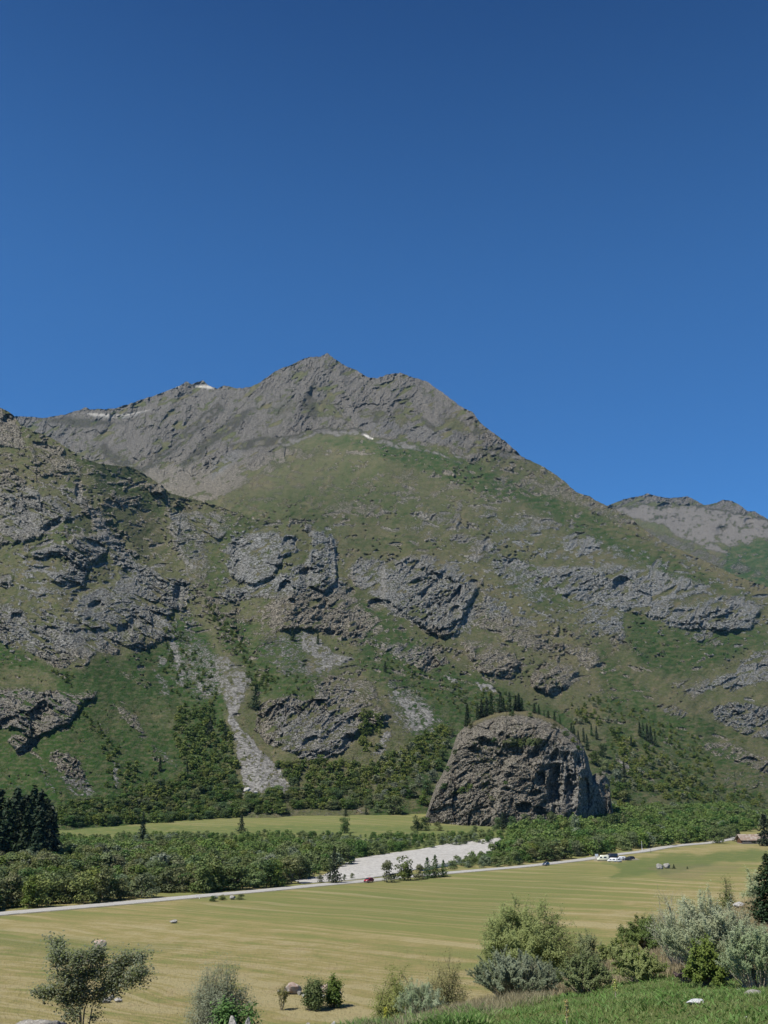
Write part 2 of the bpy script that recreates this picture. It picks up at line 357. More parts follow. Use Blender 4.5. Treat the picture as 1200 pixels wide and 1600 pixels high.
# strips laid on the ground
def drape(name, pts_l, pts_r, n, lift, mat, kind='structure', across=3):
    L = np.array(pts_l, float); Rr = np.array(pts_r, float)
    def res(P):
        d = np.concatenate([[0], np.cumsum(np.hypot(*(P[1:] - P[:-1]).T))]); t = np.linspace(0, d[-1], n)
        return np.stack([np.interp(t, d, P[:, 0]), np.interp(t, d, P[:, 1])], -1)
    L = res(L); Rr = res(Rr); rows = []
    for k in range(across):
        Q = L + (Rr - L) * k / (across - 1); rows.append(np.concatenate([Q, (G(Q[:, 0], Q[:, 1]) + lift)[:, None]], 1))
    # skirt down on both sides so that the slab has a thickness
    a = rows[0].copy(); a[:, 2] -= lift + .4; b = rows[-1].copy(); b[:, 2] -= lift + .4
    rows = [a] + rows + [b]
    V = np.stack(rows, 0).reshape(-1, 3); o = mesh_np(name, V, grid_faces(len(rows), n)[:, ::-1], mat, smooth_f=False)
    return tag(o, kind=kind) if kind else o
def flat(px, py, z=0.0):
    a, b = ray(px, py); y = (z - CAM_Z) / b; return float(a * y), float(y)
ROAD = [flat(*p) for p in [(-160, 1446), (0, 1429), (100, 1420), (200, 1411), (300, 1402), (400, 1393), (480, 1385), (565, 1377), (620, 1370.5), (700, 1363.5), (800, 1355.5), (850, 1350.5), (920, 1341.5), (1000, 1330.5), (1060, 1322.5), (1115, 1316.5), (1150, 1313), (1230, 1309)]]
ROAD = np.array(ROAD)
def offset(P, o):
    T = np.gradient(P, axis=0); T /= np.linalg.norm(T, axis=1)[:, None]; return P + np.stack([-T[:, 1], T[:, 0]], -1) * o
def road_mats():
    s = N('asphalt'); P = s.geo(); n = s.noise(P, .3, 5, .6); n2 = s.noise(P, 3, 4, .7)
    asph = s.finish(s.mix(s.ramp(n2, .3, .7), s.mix(s.ramp(n, .35, .65), (.24, .232, .215), (.3, .29, .27)), (.35, .34, .31)), .9)
    s = N('gravel'); P = s.geo(); v = s.n('ShaderNodeTexVoronoi', {'Vector': P, 'Scale': 1.1}); sepc = s.n('ShaderNodeSeparateColor', {0: v.outputs['Color']}).outputs[0]
    n = s.noise(P, .08, 5, .65)
    c = s.mix(sepc, (.26, .25, .23), (.43, .415, .385)); c = s.mix(s.math('MULTIPLY', s.ramp(n, .52, .68), .55), c, (.235, .225, .195))
    c = s.mix(s.math('MULTIPLY', s.ramp(s.noise(P, .5, 5, .7), .6, .7), .5), c, (.19, .185, .16))
    grav = s.finish(c, .95, sepc, .6, .3)
    return asph, grav
ASPH, GRAVEL = road_mats()
WHITE = plain('white_paint', (.75, .75, .73), .5)
drape('road_verge', offset(ROAD, -5.0), offset(ROAD, 4.6), 260, .06, plain('verge_grit', (.17, .155, .105), .95, .1, sc=.6, var=.35), across=7)
drape('road', offset(ROAD, -3.4), offset(ROAD, 3.1), 260, .14, ASPH, across=5)
drape('road_marking', offset(ROAD, -3.0), offset(ROAD, -2.86), 260, .145, WHITE, across=2)
drape('road_marking', offset(ROAD, 2.56), offset(ROAD, 2.7), 260, .145, WHITE, across=2)
# shingle bank of the river
bar_n = [flat(*p) for p in [(470, 1381), (500, 1379), (560, 1374), (598, 1369), (640, 1361), (700, 1350), (745, 1339), (786, 1328.5)]]
bar_f = [flat(*p) for p in [(455, 1374), (500, 1370), (530, 1356), (545, 1345), (580, 1339), (640, 1331), (700, 1324), (786, 1320)]]
drape('gravel_bank', bar_n, bar_f, 160, .2, GRAVEL, across=22)
s = N('river_water'); P = s.geo(); WATER = s.finish(s.mix(s.ramp(s.noise(P, .25, 4, .6), .45, .62), (.11, .13, .125), (.3, .33, .33)), .25, s.noise(P, 1.2, 4, .6), .4, .2, spec=.5)
drape('river', [flat(p[0], p[1]) for p in [(655, 1362), (700, 1353.5), (740, 1345), (775, 1338)]], [flat(p[0], p[1]) for p in [(675, 1354), (705, 1348), (735, 1341.5), (775, 1335)]], 60, .3, WATER, across=4)
def rivpt(px, py):
    x, y, z = gpt(px, py); return x, y
drape('river', [rivpt(*p) for p in [(1168, 1275), (1185, 1274), (1205, 1272)]], [rivpt(*p) for p in [(1172, 1260), (1186, 1257), (1205, 1254)]], 30, .3, WATER, across=10)
drape('gravel_bank', [rivpt(*p) for p in [(1184, 1257.5), (1208, 1254.5)]], [rivpt(*p) for p in [(1184, 1254.5), (1208, 1252)]], 12, .5, GRAVEL, across=3)
drape('parking_area', [flat(*p) for p in [(1140, 1315), (1165, 1314.5), (1210, 1317)]], [flat(*p) for p in [(1140, 1311.5), (1165, 1310), (1210, 1311)]], 20, .17, GRAVEL, across=4)
drape('lay_by', [flat(*p) for p in [(928, 1344.5), (960, 1345), (1000, 1343)]], [flat(*p) for p in [(928, 1342), (950, 1340.5), (988, 1339)]], 20, .1, plain('packed_grit', (.2, .18, .13), .95, .1), across=4)

# ------------------------------------------------------------------ mountain sides
def hollow(px, py, lst):
    t = np.zeros(px.shape)
    for cx, cy, rx, ry, *k in lst:
        an = R(k[0]) if k else 0; m = np.nonzero((abs(px - cx) < 2 * max(rx, ry)) & (abs(py - cy) < 2 * max(rx, ry)))
        if len(m[0]) == 0: continue
        X = px[m] - cx; Y = py[m] - cy; xx = X * math.cos(an) + Y * math.sin(an); yy = -X * math.sin(an) + Y * math.cos(an)
        r2 = (xx / rx) ** 2 + (yy / ry) ** 2 + .35 * noise(px[m] / 6, py[m] / 6, 77)
        t[m] = np.maximum(t[m], np.sqrt(np.clip(1 - r2, 0, 1)) * min(rx, ry))
    return t
def paint(px, py, lst, warp=9, seed=30, soft=4):
    wx = px + warp * fbm(px, py, 34, 4, seed, .6); wy = py + warp * .7 * fbm(px, py, 30, 4, seed + 9, .6); m = np.zeros(px.shape)
    for k, poly, *sf in lst:
        v = in_poly(wx, wy, poly, sf[0] if sf else soft)
        m = np.maximum(m, v * k) if k > 0 else m * (1 + k * v)
    return m

ROCK_S = [(.95, [(-200, 560), (0, 637), (20, 650), (26, 668), (40, 690), (38, 702), (0, 697), (-200, 690)]),
 (.6, [(55, 690), (85, 697), (110, 708), (126, 722), (128, 748), (112, 742), (95, 738), (75, 735), (48, 722)]),
 (.75, [(0, 730), (28, 727), (46, 742), (42, 755), (20, 760), (0, 770)]), (.7, [(28, 758), (62, 762), (58, 772), (30, 772)]),
 (.85, [(-200, 740), (0, 770), (35, 770), (60, 768), (80, 780), (105, 800), (110, 812), (82, 818), (66, 838), (45, 845), (8, 850), (-200, 860)]),
 (.75, [(80, 762), (120, 762), (140, 785), (155, 800), (175, 830), (200, 862), (214, 875), (190, 868), (165, 850), (150, 830), (135, 800), (110, 785)]),
 (.95, [(35, 868), (60, 856), (95, 850), (125, 835), (165, 835), (168, 858), (150, 880), (140, 870), (135, 900), (130, 915), (100, 916), (75, 905), (72, 895), (105, 890), (118, 875), (90, 866), (60, 872)]),
 (.55, [(25, 918), (90, 915), (95, 930), (40, 932)]), (.6, [(0, 900), (18, 898), (18, 912), (0, 912)]),
 (.85, [(165, 850), (190, 865), (215, 880), (232, 885), (250, 895), (285, 905), (292, 925), (288, 950), (270, 950), (262, 970), (285, 1000), (255, 998), (245, 1005), (215, 1015), (195, 1010), (175, 1000), (170, 985), (130, 985), (112, 945), (125, 930), (150, 918), (170, 915), (185, 905), (180, 880)]),
 (.9, [(-200, 950), (0, 945), (38, 950), (45, 975), (85, 975), (110, 965), (130, 985), (175, 985), (190, 1005), (180, 1025), (150, 1018), (130, 1040), (120, 1030), (95, 1045), (75, 1040), (55, 1022), (30, 1010), (0, 1005), (-200, 1000)]),
 (.55, [(262, 800), (300, 800), (350, 800), (355, 830), (335, 860), (325, 900), (310, 930), (298, 920), (290, 890), (272, 850), (262, 830)]),
 (.9, [(222, 790), (175, 795), (180, 775), (215, 778)], 6), (.85, [(232, 755), (256, 757), (254, 772), (235, 768)]),
 (.95, [(-200, 1090), (0, 1073), (35, 1072), (60, 1080), (95, 1076), (118, 1085), (140, 1078), (152, 1080), (148, 1092), (132, 1095), (120, 1110), (108, 1130), (95, 1130), (75, 1145), (60, 1150), (40, 1172), (30, 1176), (12, 1158), (30, 1140), (0, 1135), (-200, 1130)]),
 (.85, [(78, 1178), (92, 1170), (118, 1180), (126, 1200), (135, 1220), (140, 1240), (118, 1232), (95, 1215), (88, 1200), (92, 1192), (78, 1190)]),
 (.7, [(175, 1101), (192, 1104), (212, 1118), (222, 1135), (232, 1152), (224, 1157), (208, 1140), (190, 1120)]),
 (.4, [(188, 1048), (210, 1050), (240, 1072), (225, 1078), (200, 1062)]), (.35, [(60, 1205), (80, 1225), (90, 1245), (70, 1230)]),
 (.45, [(150, 1115), (165, 1135), (178, 1160), (168, 1160), (155, 1135)]), (.5, [(232, 1160), (262, 1178), (275, 1195), (240, 1188)]),
 (-.9, [(68, 830), (90, 812), (125, 812), (132, 832), (108, 842), (90, 848), (70, 845)]), (-.9, [(140, 885), (170, 875), (180, 900), (150, 915), (135, 905)]),
 (-.7, [(0, 705), (60, 740), (60, 755), (0, 730)]), (-.8, [(215, 990), (235, 995), (232, 1008), (215, 1005)])]
HOL_S = [(83, 988, 14, 9, 20), (150, 947, 13, 9), (282, 928, 12, 22), (68, 1115, 16, 20), (44, 1166, 24, 8, -38), (216, 1012, 12, 7), (220, 1044, 7, 5), (150, 852, 18, 7, 25), (82, 820, 22, 7, -30),
 (105, 913, 20, 6), (123, 768, 6, 16), (15, 655, 12, 8), (178, 788, 14, 5, 15), (245, 762, 12, 6), (55, 1122, 8, 12), (28, 965, 12, 9), (10, 903, 9, 6), (195, 985, 12, 12), (210, 972, 8, 10), (48, 780, 10, 5), (68, 698, 20, 5, 20), (140, 680, 5, 5), (10, 1128, 16, 8, -30), (100, 1140, 8, 4)]
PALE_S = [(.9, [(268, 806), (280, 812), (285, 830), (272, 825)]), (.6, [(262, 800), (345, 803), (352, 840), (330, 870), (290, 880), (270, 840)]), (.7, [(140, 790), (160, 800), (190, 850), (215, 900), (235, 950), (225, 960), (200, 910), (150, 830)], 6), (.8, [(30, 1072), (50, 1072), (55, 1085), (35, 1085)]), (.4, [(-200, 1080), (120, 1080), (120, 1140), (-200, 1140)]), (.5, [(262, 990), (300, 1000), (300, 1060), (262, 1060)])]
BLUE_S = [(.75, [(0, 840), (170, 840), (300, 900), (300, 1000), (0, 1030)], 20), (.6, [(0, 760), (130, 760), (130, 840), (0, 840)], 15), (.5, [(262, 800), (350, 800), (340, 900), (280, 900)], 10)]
SCREE_S = [(.75, [(264, 985), (276, 1000), (283, 1030), (286, 1062), (276, 1062), (268, 1020)], 3), (.6, [(245, 1020), (262, 1030), (258, 1045), (248, 1040)], 3), (.65, [(288, 1010), (300, 1010), (312, 1050), (330, 1090), (318, 1090), (296, 1050)], 4),
 (.55, [(88, 1210), (140, 1220), (150, 1245), (110, 1245)], 5), (.6, [(178, 1190), (186, 1190), (192, 1232), (178, 1232)], 3), (.5, [(232, 1160), (262, 1176), (280, 1200), (262, 1196)], 4), (.5, [(238, 1040), (262, 1060), (268, 1090), (250, 1085)], 4), (.5, [(60, 1190), (78, 1212), (84, 1235), (72, 1228)], 3), (.4, [(262, 1220), (300, 1245), (300, 1255), (260, 1240)], 3)]
LUSH_S = [(.95, [(-200, 990), (0, 1003), (60, 1030), (90, 1048), (130, 1048), (150, 1028), (190, 1030), (215, 1018), (250, 1010), (262, 985), (300, 960), (330, 1000), (350, 1100), (360, 1300), (-200, 1320)], 8), (.5, [(110, 700), (200, 730), (260, 770), (240, 800), (150, 760)], 12), (.6, [(225, 780), (265, 790), (262, 805), (230, 800)], 6), (.5, [(65, 815), (130, 812), (130, 845), (70, 848)], 6), (.5, [(280, 800), (310, 860), (300, 870), (275, 850)], 8), (-.6, [(0, 1040), (80, 1050), (80, 1080), (0, 1075)], 10), (-.5, [(150, 1100), (280, 1100), (280, 1140), (150, 1140)], 20)]

UP = [(-300, 400), (900, 400), (830, 718), (770, 715), (740, 722), (700, 705), (650, 695), (600, 690), (560, 676), (500, 678), (450, 692), (425, 712), (405, 735), (385, 752), (345, 778), (320, 790), (250, 900), (-300, 900)]
ROCK_M = [(.85, UP, 5), (.75, [(350, 722), (385, 695), (430, 690), (470, 700), (500, 712), (460, 720), (425, 735), (395, 750), (355, 775)], 8),
 (-.75, [(490, 632), (505, 625), (530, 640), (540, 655), (520, 650), (500, 648)], 5), (-.65, [(615, 640), (625, 635), (640, 655), (632, 668), (618, 662)], 4), (-.65, [(685, 650), (715, 652), (735, 668), (720, 675), (695, 668)], 4), (-.5, [(560, 640), (600, 640), (600, 650), (560, 650)], 6), (-.5, [(420, 640), (450, 620), (460, 640), (430, 660)], 12),
 (-.8, [(672, 695), (700, 700), (705, 715), (680, 705)], 3), (-.6, [(720, 700), (745, 700), (745, 712), (725, 710)], 4),
 (.75, [(495, 783), (540, 781), (600, 790), (613, 802), (590, 807), (540, 800), (500, 797)]), (.5, [(440, 705), (520, 700), (540, 712), (460, 716)], 6), (.65, [(608, 738), (636, 738), (656, 748), (640, 752), (612, 746)], 3), (.7, [(690, 734), (710, 738), (712, 744), (695, 742)], 2), (.65, [(410, 778), (425, 776), (425, 782), (410, 784)], 2), (.6, [(475, 740), (498, 740), (495, 745), (478, 744)], 2),
 (.55, [(755, 748), (800, 742), (850, 752), (905, 762), (940, 784), (985, 806), (1000, 820), (990, 824), (950, 812), (905, 790), (860, 776), (800, 765), (760, 757)], 5), (.6, [(835, 784), (860, 784), (858, 790), (840, 788)], 2),
 (.65, [(655, 797), (680, 800), (725, 815), (730, 826), (700, 824), (670, 814)]), (.5, [(625, 820), (655, 815), (690, 830), (715, 850), (690, 852), (650, 840)], 6), (.85, [(705, 833), (740, 836), (762, 845), (782, 858), (785, 868), (760, 866), (745, 880), (725, 870), (735, 850), (705, 842)]),
 (.6, [(735, 795), (775, 800), (778, 812), (745, 808)]), (.55, [(820, 803), (865, 806), (860, 825), (835, 830), (770, 835), (775, 822)], 5), (.6, [(762, 865), (800, 890), (840, 910), (860, 935), (835, 940), (790, 915), (760, 885)], 7),
 (.95, [(878, 836), (900, 830), (925, 838), (942, 845), (952, 858), (940, 864), (905, 863), (880, 856)]), (.5, [(960, 845), (985, 870), (1010, 875), (1000, 880), (975, 876), (955, 858)], 5), (.55, [(860, 855), (890, 868), (885, 878), (868, 872)], 4), (.45, [(995, 835), (1020, 840), (1040, 850), (1030, 856), (1000, 846)], 5), (.4, [(1040, 860), (1100, 880), (1090, 886), (1040, 872)], 6),
 (1.0, [(780, 870), (825, 878), (830, 885), (880, 882), (930, 886), (960, 878), (990, 888), (1020, 888), (1060, 897), (1085, 908), (1108, 916), (1105, 925), (1080, 930), (1100, 938), (1135, 930), (1165, 932), (1192, 950), (1180, 965), (1175, 985), (1130, 985), (1080, 985), (1040, 975), (1010, 965), (1000, 948), (985, 950), (975, 958), (960, 948), (930, 945), (900, 935), (860, 925), (830, 905), (800, 892)], 5),
 (-.7, [(1045, 935), (1080, 928), (1100, 940), (1060, 948)], 5), (-.6, [(1110, 940), (1135, 940), (1140, 952), (1115, 950)], 4),
 (.75, [(905, 920), (950, 930), (975, 960), (975, 1000), (955, 1005), (935, 985), (915, 960)], 6), (.5, [(880, 940), (930, 945), (950, 1000), (920, 1000), (895, 975)], 10), (.65, [(1060, 985), (1100, 985), (1125, 1000), (1120, 1010), (1080, 1000)], 5),
 (1.0, [(352, 855), (362, 840), (390, 831), (425, 827), (462, 835), (468, 845), (455, 860), (440, 875), (430, 895), (425, 915), (405, 905), (385, 915), (360, 900), (352, 880)]),
 (.85, [(318, 925), (345, 925), (375, 915), (400, 908), (425, 915), (418, 935), (395, 935), (365, 940), (345, 948), (322, 942)]),
 (1.0, [(486, 830), (500, 826), (516, 836), (522, 850), (524, 880), (527, 905), (520, 915), (500, 912), (485, 915), (482, 890), (486, 870)]),
 (1.0, [(430, 900), (460, 885), (485, 878), (500, 890), (525, 905), (540, 908), (555, 930), (575, 955), (592, 965), (600, 985), (580, 1000), (555, 998), (530, 1002), (515, 990), (490, 985), (470, 975), (455, 985), (430, 985), (412, 968), (412, 945), (420, 930), (428, 915)]),
 (-.95, [(440, 875), (455, 862), (475, 850), (486, 852), (484, 875), (462, 882), (445, 890)], 3),
 (.95, [(540, 890), (560, 870), (585, 872), (612, 878), (640, 866), (672, 868), (690, 880), (715, 880), (735, 908), (752, 915), (735, 930), (728, 950), (715, 985), (712, 1000), (690, 995), (660, 982), (640, 970), (615, 962), (600, 945), (580, 932), (555, 915)]),
 (-.5, [(600, 872), (622, 880), (615, 892), (600, 885)], 4), (.85, [(735, 935), (765, 932), (790, 945), (802, 962), (838, 968), (842, 980), (800, 978), (770, 985), (745, 978), (715, 990), (722, 965)]),
 (.8, [(775, 985), (795, 978), (840, 985), (860, 1000), (905, 1008), (935, 1022), (945, 1038), (920, 1045), (895, 1025), (850, 1018), (810, 1010), (785, 1000)]),
 (.95, [(724, 1002), (745, 1000), (785, 1008), (808, 1030), (820, 1038), (805, 1050), (800, 1062), (775, 1060), (750, 1050), (730, 1030)]), (.85, [(828, 1050), (850, 1035), (885, 1035), (905, 1045), (900, 1062), (880, 1080), (855, 1088), (830, 1072)]),
 (.75, [(562, 990), (600, 1000), (620, 1005), (660, 1005), (690, 1012), (700, 1025), (705, 1040), (692, 1052), (670, 1050), (640, 1040), (610, 1022), (580, 1010)]), (.6, [(400, 990), (430, 985), (440, 1000), (430, 1012), (410, 1000)], 4), (.6, [(365, 960), (392, 962), (388, 975), (368, 972)], 3), (.5, [(450, 1025), (475, 1030), (470, 1040), (452, 1038)], 3),
 (1.0, [(480, 1058), (510, 1052), (530, 1058), (565, 1060), (585, 1070), (588, 1085), (575, 1095), (600, 1112), (612, 1125), (590, 1132), (560, 1140), (552, 1160), (545, 1172), (520, 1180), (500, 1190), (470, 1185), (440, 1172), (412, 1160), (398, 1140), (400, 1115), (420, 1090), (450, 1088), (488, 1095), (490, 1075)]),
 (-.7, [(470, 1078), (490, 1080), (495, 1095), (460, 1092)], 4), (.85, [(1170, 1020), (1260, 1005), (1260, 1080), (1200, 1065), (1170, 1070), (1140, 1082), (1130, 1070), (1105, 1068), (1120, 1055), (1150, 1048)]),
 (.6, [(1040, 1060), (1100, 1055), (1135, 1060), (1110, 1080), (1085, 1092), (1070, 1085), (1050, 1070)], 6), (.6, [(1025, 1100), (1055, 1100), (1080, 1115), (1065, 1122), (1035, 1112)], 4), (.4, [(1000, 1065), (1030, 1080), (1030, 1090), (1005, 1080)], 5), (.45, [(970, 1000), (1005, 1020), (1008, 1028), (975, 1015)], 5),
 (.8, [(1105, 1108), (1140, 1095), (1170, 1100), (1260, 1110), (1260, 1150), (1200, 1152), (1170, 1150), (1130, 1130), (1118, 1125)]), (.85, [(1095, 1168), (1110, 1158), (1145, 1162), (1170, 1172), (1210, 1190), (1260, 1200), (1260, 1220), (1200, 1212), (1165, 1195), (1120, 1180)]), (.4, [(1100, 1200), (1200, 1205), (1200, 1240), (1120, 1230)], 10),
 (.4, [(1020, 1135), (1050, 1150), (1060, 1160), (1030, 1155)], 5), (.4, [(990, 1155), (1030, 1160), (1060, 1185), (1050, 1190), (1010, 1175)], 5), (.75, [(960, 1188), (975, 1186), (990, 1200), (985, 1208)], 3), (.35, [(700, 1130), (730, 1120), (720, 1180), (690, 1175)], 8), (.5, [(925, 1060), (960, 1085), (975, 1100), (940, 1090)], 6), (.35, [(1070, 1040), (1085, 1035), (1090, 1050)], 4)]
HOL_M = [(446, 922, 12, 16), (484, 900, 16, 14), (452, 942, 10, 9), (520, 880, 7, 26), (452, 848, 11, 11), (374, 886, 8, 12), (588, 945, 14, 10), (712, 956, 11, 9, -60), (650, 885, 30, 4, -48), (972, 912, 15, 12), (1021, 890, 5, 16, 20), (530, 1140, 46, 8, -35), (552, 1086, 9, 7), (510, 1070, 9, 4), (605, 1122, 9, 5), (870, 1080, 10, 8), (790, 1058, 16, 6), (740, 912, 8, 7), (548, 925, 8, 7),
 (340, 938, 8, 5), (385, 855, 16, 5, -20), (762, 850, 6, 12), (800, 878, 14, 6), (925, 858, 14, 4), (1095, 918, 10, 5), (1062, 958, 12, 6), (1140, 962, 8, 6), (1140, 1065, 16, 5, -25), (1110, 1075, 8, 4), (940, 1040, 8, 5), (1180, 1190, 12, 5, 25), (485, 620, 9, 12, 45), (570, 668, 16, 6, -15), (640, 675, 12, 4), (730, 686, 12, 4), (485, 1160, 16, 9, -30), (545, 1155, 10, 10), (565, 690, 3, 3), (700, 739, 9, 4), (330, 760, 8, 6), (370, 708, 12, 6),
 (320, 672, 8, 4, -45), (395, 620, 5, 12, 45), (230, 660, 4, 16), (620, 828, 6, 3), (660, 808, 12, 4, 20), (855, 815, 12, 4), (745, 792, 8, 4), (1190, 1045, 10, 6, -30), (690, 900, 14, 5, -50), (665, 925, 12, 5, -50), (590, 1030, 6, 4), (670, 1045, 5, 8), (520, 985, 6, 12), (505, 950, 14, 5, -60), (540, 975, 6, 14), (770, 1190, 1, 1)]
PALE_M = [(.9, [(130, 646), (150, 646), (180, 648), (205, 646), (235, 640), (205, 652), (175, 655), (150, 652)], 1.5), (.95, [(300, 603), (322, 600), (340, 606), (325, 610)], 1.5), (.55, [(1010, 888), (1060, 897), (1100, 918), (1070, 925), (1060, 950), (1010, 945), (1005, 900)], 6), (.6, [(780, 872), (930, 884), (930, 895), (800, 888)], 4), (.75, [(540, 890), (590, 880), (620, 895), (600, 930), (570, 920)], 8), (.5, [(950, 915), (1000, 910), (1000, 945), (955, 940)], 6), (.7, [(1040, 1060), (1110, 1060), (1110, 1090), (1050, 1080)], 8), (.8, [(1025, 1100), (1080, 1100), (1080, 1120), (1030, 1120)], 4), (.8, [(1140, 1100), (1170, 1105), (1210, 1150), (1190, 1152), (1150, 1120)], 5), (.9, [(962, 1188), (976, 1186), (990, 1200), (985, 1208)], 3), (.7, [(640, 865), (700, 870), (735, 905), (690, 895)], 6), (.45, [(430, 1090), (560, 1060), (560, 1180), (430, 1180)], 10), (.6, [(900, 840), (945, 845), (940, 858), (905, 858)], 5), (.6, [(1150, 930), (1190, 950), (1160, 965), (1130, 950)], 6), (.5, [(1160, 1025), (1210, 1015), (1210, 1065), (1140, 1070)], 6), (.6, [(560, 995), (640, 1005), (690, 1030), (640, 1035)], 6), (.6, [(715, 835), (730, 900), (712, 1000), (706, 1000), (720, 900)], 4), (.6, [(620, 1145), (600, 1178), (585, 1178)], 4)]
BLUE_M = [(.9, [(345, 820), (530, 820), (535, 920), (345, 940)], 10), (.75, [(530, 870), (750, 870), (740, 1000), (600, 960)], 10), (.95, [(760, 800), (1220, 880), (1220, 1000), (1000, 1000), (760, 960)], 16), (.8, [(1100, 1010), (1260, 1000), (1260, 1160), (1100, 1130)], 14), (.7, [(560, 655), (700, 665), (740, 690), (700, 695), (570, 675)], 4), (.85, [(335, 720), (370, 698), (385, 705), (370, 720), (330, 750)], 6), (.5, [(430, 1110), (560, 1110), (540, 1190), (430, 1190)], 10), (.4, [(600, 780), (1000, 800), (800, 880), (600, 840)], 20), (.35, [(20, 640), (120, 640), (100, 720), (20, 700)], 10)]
SCREE_M = [(.95, [(368, 1150), (395, 1160), (425, 1192), (458, 1228), (455, 1240), (378, 1242), (376, 1205)], 3), (.5, [(255, 1000), (300, 985), (345, 1025), (340, 1090), (310, 1100), (270, 1070)], 8), (.5, [(400, 1000), (470, 985), (560, 1040), (500, 1062), (430, 1050)], 8), (.5, [(600, 1060), (650, 1075), (700, 1130), (660, 1160), (610, 1130)], 8), (.62, [(318, 1035), (345, 1022), (385, 1045), (394, 1065), (384, 1085), (372, 1105), (360, 1110), (335, 1080)], 5), (.9, [(362, 1060), (384, 1062), (384, 1085), (372, 1105), (368, 1120), (378, 1142), (395, 1160), (425, 1195), (450, 1230), (385, 1238), (380, 1215), (372, 1170), (362, 1145), (360, 1110)], 3),
 (.7, [(472, 985), (500, 995), (520, 1015), (552, 1030), (540, 1042), (495, 1048), (485, 1030), (470, 1005)], 4), (.75, [(610, 1075), (630, 1080), (665, 1105), (690, 1125), (668, 1132), (650, 1148), (635, 1120)], 4), (.95, [(742, 1064), (770, 1068), (777, 1082), (755, 1079)], 2), (.7, [(600, 1140), (614, 1145), (600, 1178), (580, 1180)], 4), (.8, [(690, 1050), (712, 1062), (728, 1082), (712, 1076)], 2), (.5, [(400, 1015), (440, 1040), (470, 1060), (450, 1062), (410, 1030)], 5),
 (.72, [(430, 695), (440, 682), (480, 676), (505, 668), (530, 670), (560, 668), (580, 682), (640, 692), (700, 712), (720, 722), (740, 735), (700, 716), (650, 704), (600, 697), (560, 680), (500, 682), (470, 690), (445, 700)], 3), (.8, [(700, 698), (720, 712), (735, 722), (728, 722), (705, 708)], 2), (.7, [(740, 700), (800, 705), (840, 722), (800, 716), (760, 712)], 3), (.6, [(355, 695), (420, 680), (440, 685), (420, 700), (375, 702)], 5),
 (.75, [(340, 630), (350, 640), (290, 690), (240, 730), (205, 740), (250, 710)], 6), (.6, [(380, 640), (400, 640), (330, 700), (290, 735), (280, 725), (330, 680)], 6), (.6, [(230, 735), (190, 735), (150, 700), (160, 690), (200, 720)], 8), (.55, [(590, 640), (605, 640), (590, 665), (580, 660)], 4), (.55, [(650, 640), (670, 655), (690, 675), (680, 675), (660, 660)], 3), (.6, [(60, 655), (120, 652), (200, 662), (120, 668)], 6), (.5, [(470, 630), (490, 600), (500, 640), (490, 660)], 8), (.6, [(740, 660), (760, 675), (740, 680), (735, 670)], 3)]
LUSH_M = [(.75, [(650, 693), (740, 722), (850, 770), (1000, 835), (1110, 895), (1180, 935), (1100, 915), (980, 875), (900, 830), (820, 790), (720, 760), (640, 730), (560, 700), (500, 690), (560, 684)], 10), (.8, [(560, 930), (600, 955), (640, 985), (705, 1045), (760, 1060), (830, 1100), (900, 1110), (900, 1300), (560, 1300), (640, 1150), (600, 1070), (560, 1040)], 12), (.8, [(400, 1000), (470, 990), (480, 1050), (520, 1050), (490, 1090), (400, 1090), (380, 1040), (340, 1000), (345, 960), (400, 975)], 8), (.8, [(975, 955), (1010, 965), (1050, 985), (1180, 990), (1160, 1020), (1100, 1050), (1040, 1060), (990, 1030), (980, 1000)], 12), (.5, [(345, 800), (400, 800), (350, 900), (330, 960), (320, 900)], 8), (.7, [(930, 1000), (1000, 1070), (1050, 1120), (1200, 1200), (1200, 1300), (900, 1300), (940, 1150)], 14), (.8, [(1000, 1110), (1100, 1120), (1200, 1170), (1200, 1160), (1110, 1150), (1040, 1135)], 8), (.7, [(1120, 985), (1200, 975), (1200, 1010), (1140, 1020)], 8), (.5, [(540, 840), (640, 830), (700, 860), (640, 860), (560, 870)], 10), (.4, [(380, 780), (560, 740), (700, 790), (560, 830), (400, 820)], 20), (.7, [(740, 1095), (800, 1080), (800, 1105), (740, 1110)], 6), (.5, [(820, 880), (870, 900), (900, 960), (850, 950), (800, 920)], 8)]
DRY_M = [(.75, [(990, 820), (1040, 845), (1110, 878), (1200, 915), (1260, 930), (1260, 950), (1150, 925), (1060, 890), (985, 850), (900, 815)], 6), (.5, [(540, 800), (700, 860), (900, 1000), (1000, 1100), (900, 1080), (780, 960), (640, 880), (540, 840)], 20), (.5, [(900, 870), (980, 860), (990, 880), (900, 880)], 6), (.7, [(600, 1245), (620, 1235), (690, 1215), (700, 1262), (640, 1262)], 5), (.65, [(870, 1100), (930, 1100), (1000, 1130), (1000, 1150), (940, 1130), (880, 1120)], 6), (.7, [(950, 1150), (1050, 1180), (1060, 1210), (1000, 1190)], 8), (.75, [(1000, 1235), (1100, 1262), (1080, 1275), (1010, 1260)], 5), (.6, [(1090, 1190), (1200, 1200), (1200, 1245), (1100, 1225)], 8), (.5, [(1000, 1090), (1200, 1180), (1200, 1160), (1100, 1120), (1020, 1080)], 8)]
SNOW_M = [(.5, [(132, 646), (150, 645.5), (180, 649), (205, 646), (236, 640), (205, 648.5), (175, 652), (148, 649.5)], .8), (1., [(566, 678), (574, 680), (584, 685.5), (582, 686.5), (572, 683)], .5), (1, [(269, 605), (279, 603), (279, 605.5), (271, 607)], .8), (.8, [(302, 604), (318, 602), (330, 603), (338, 608), (322, 607)], 1.2)]

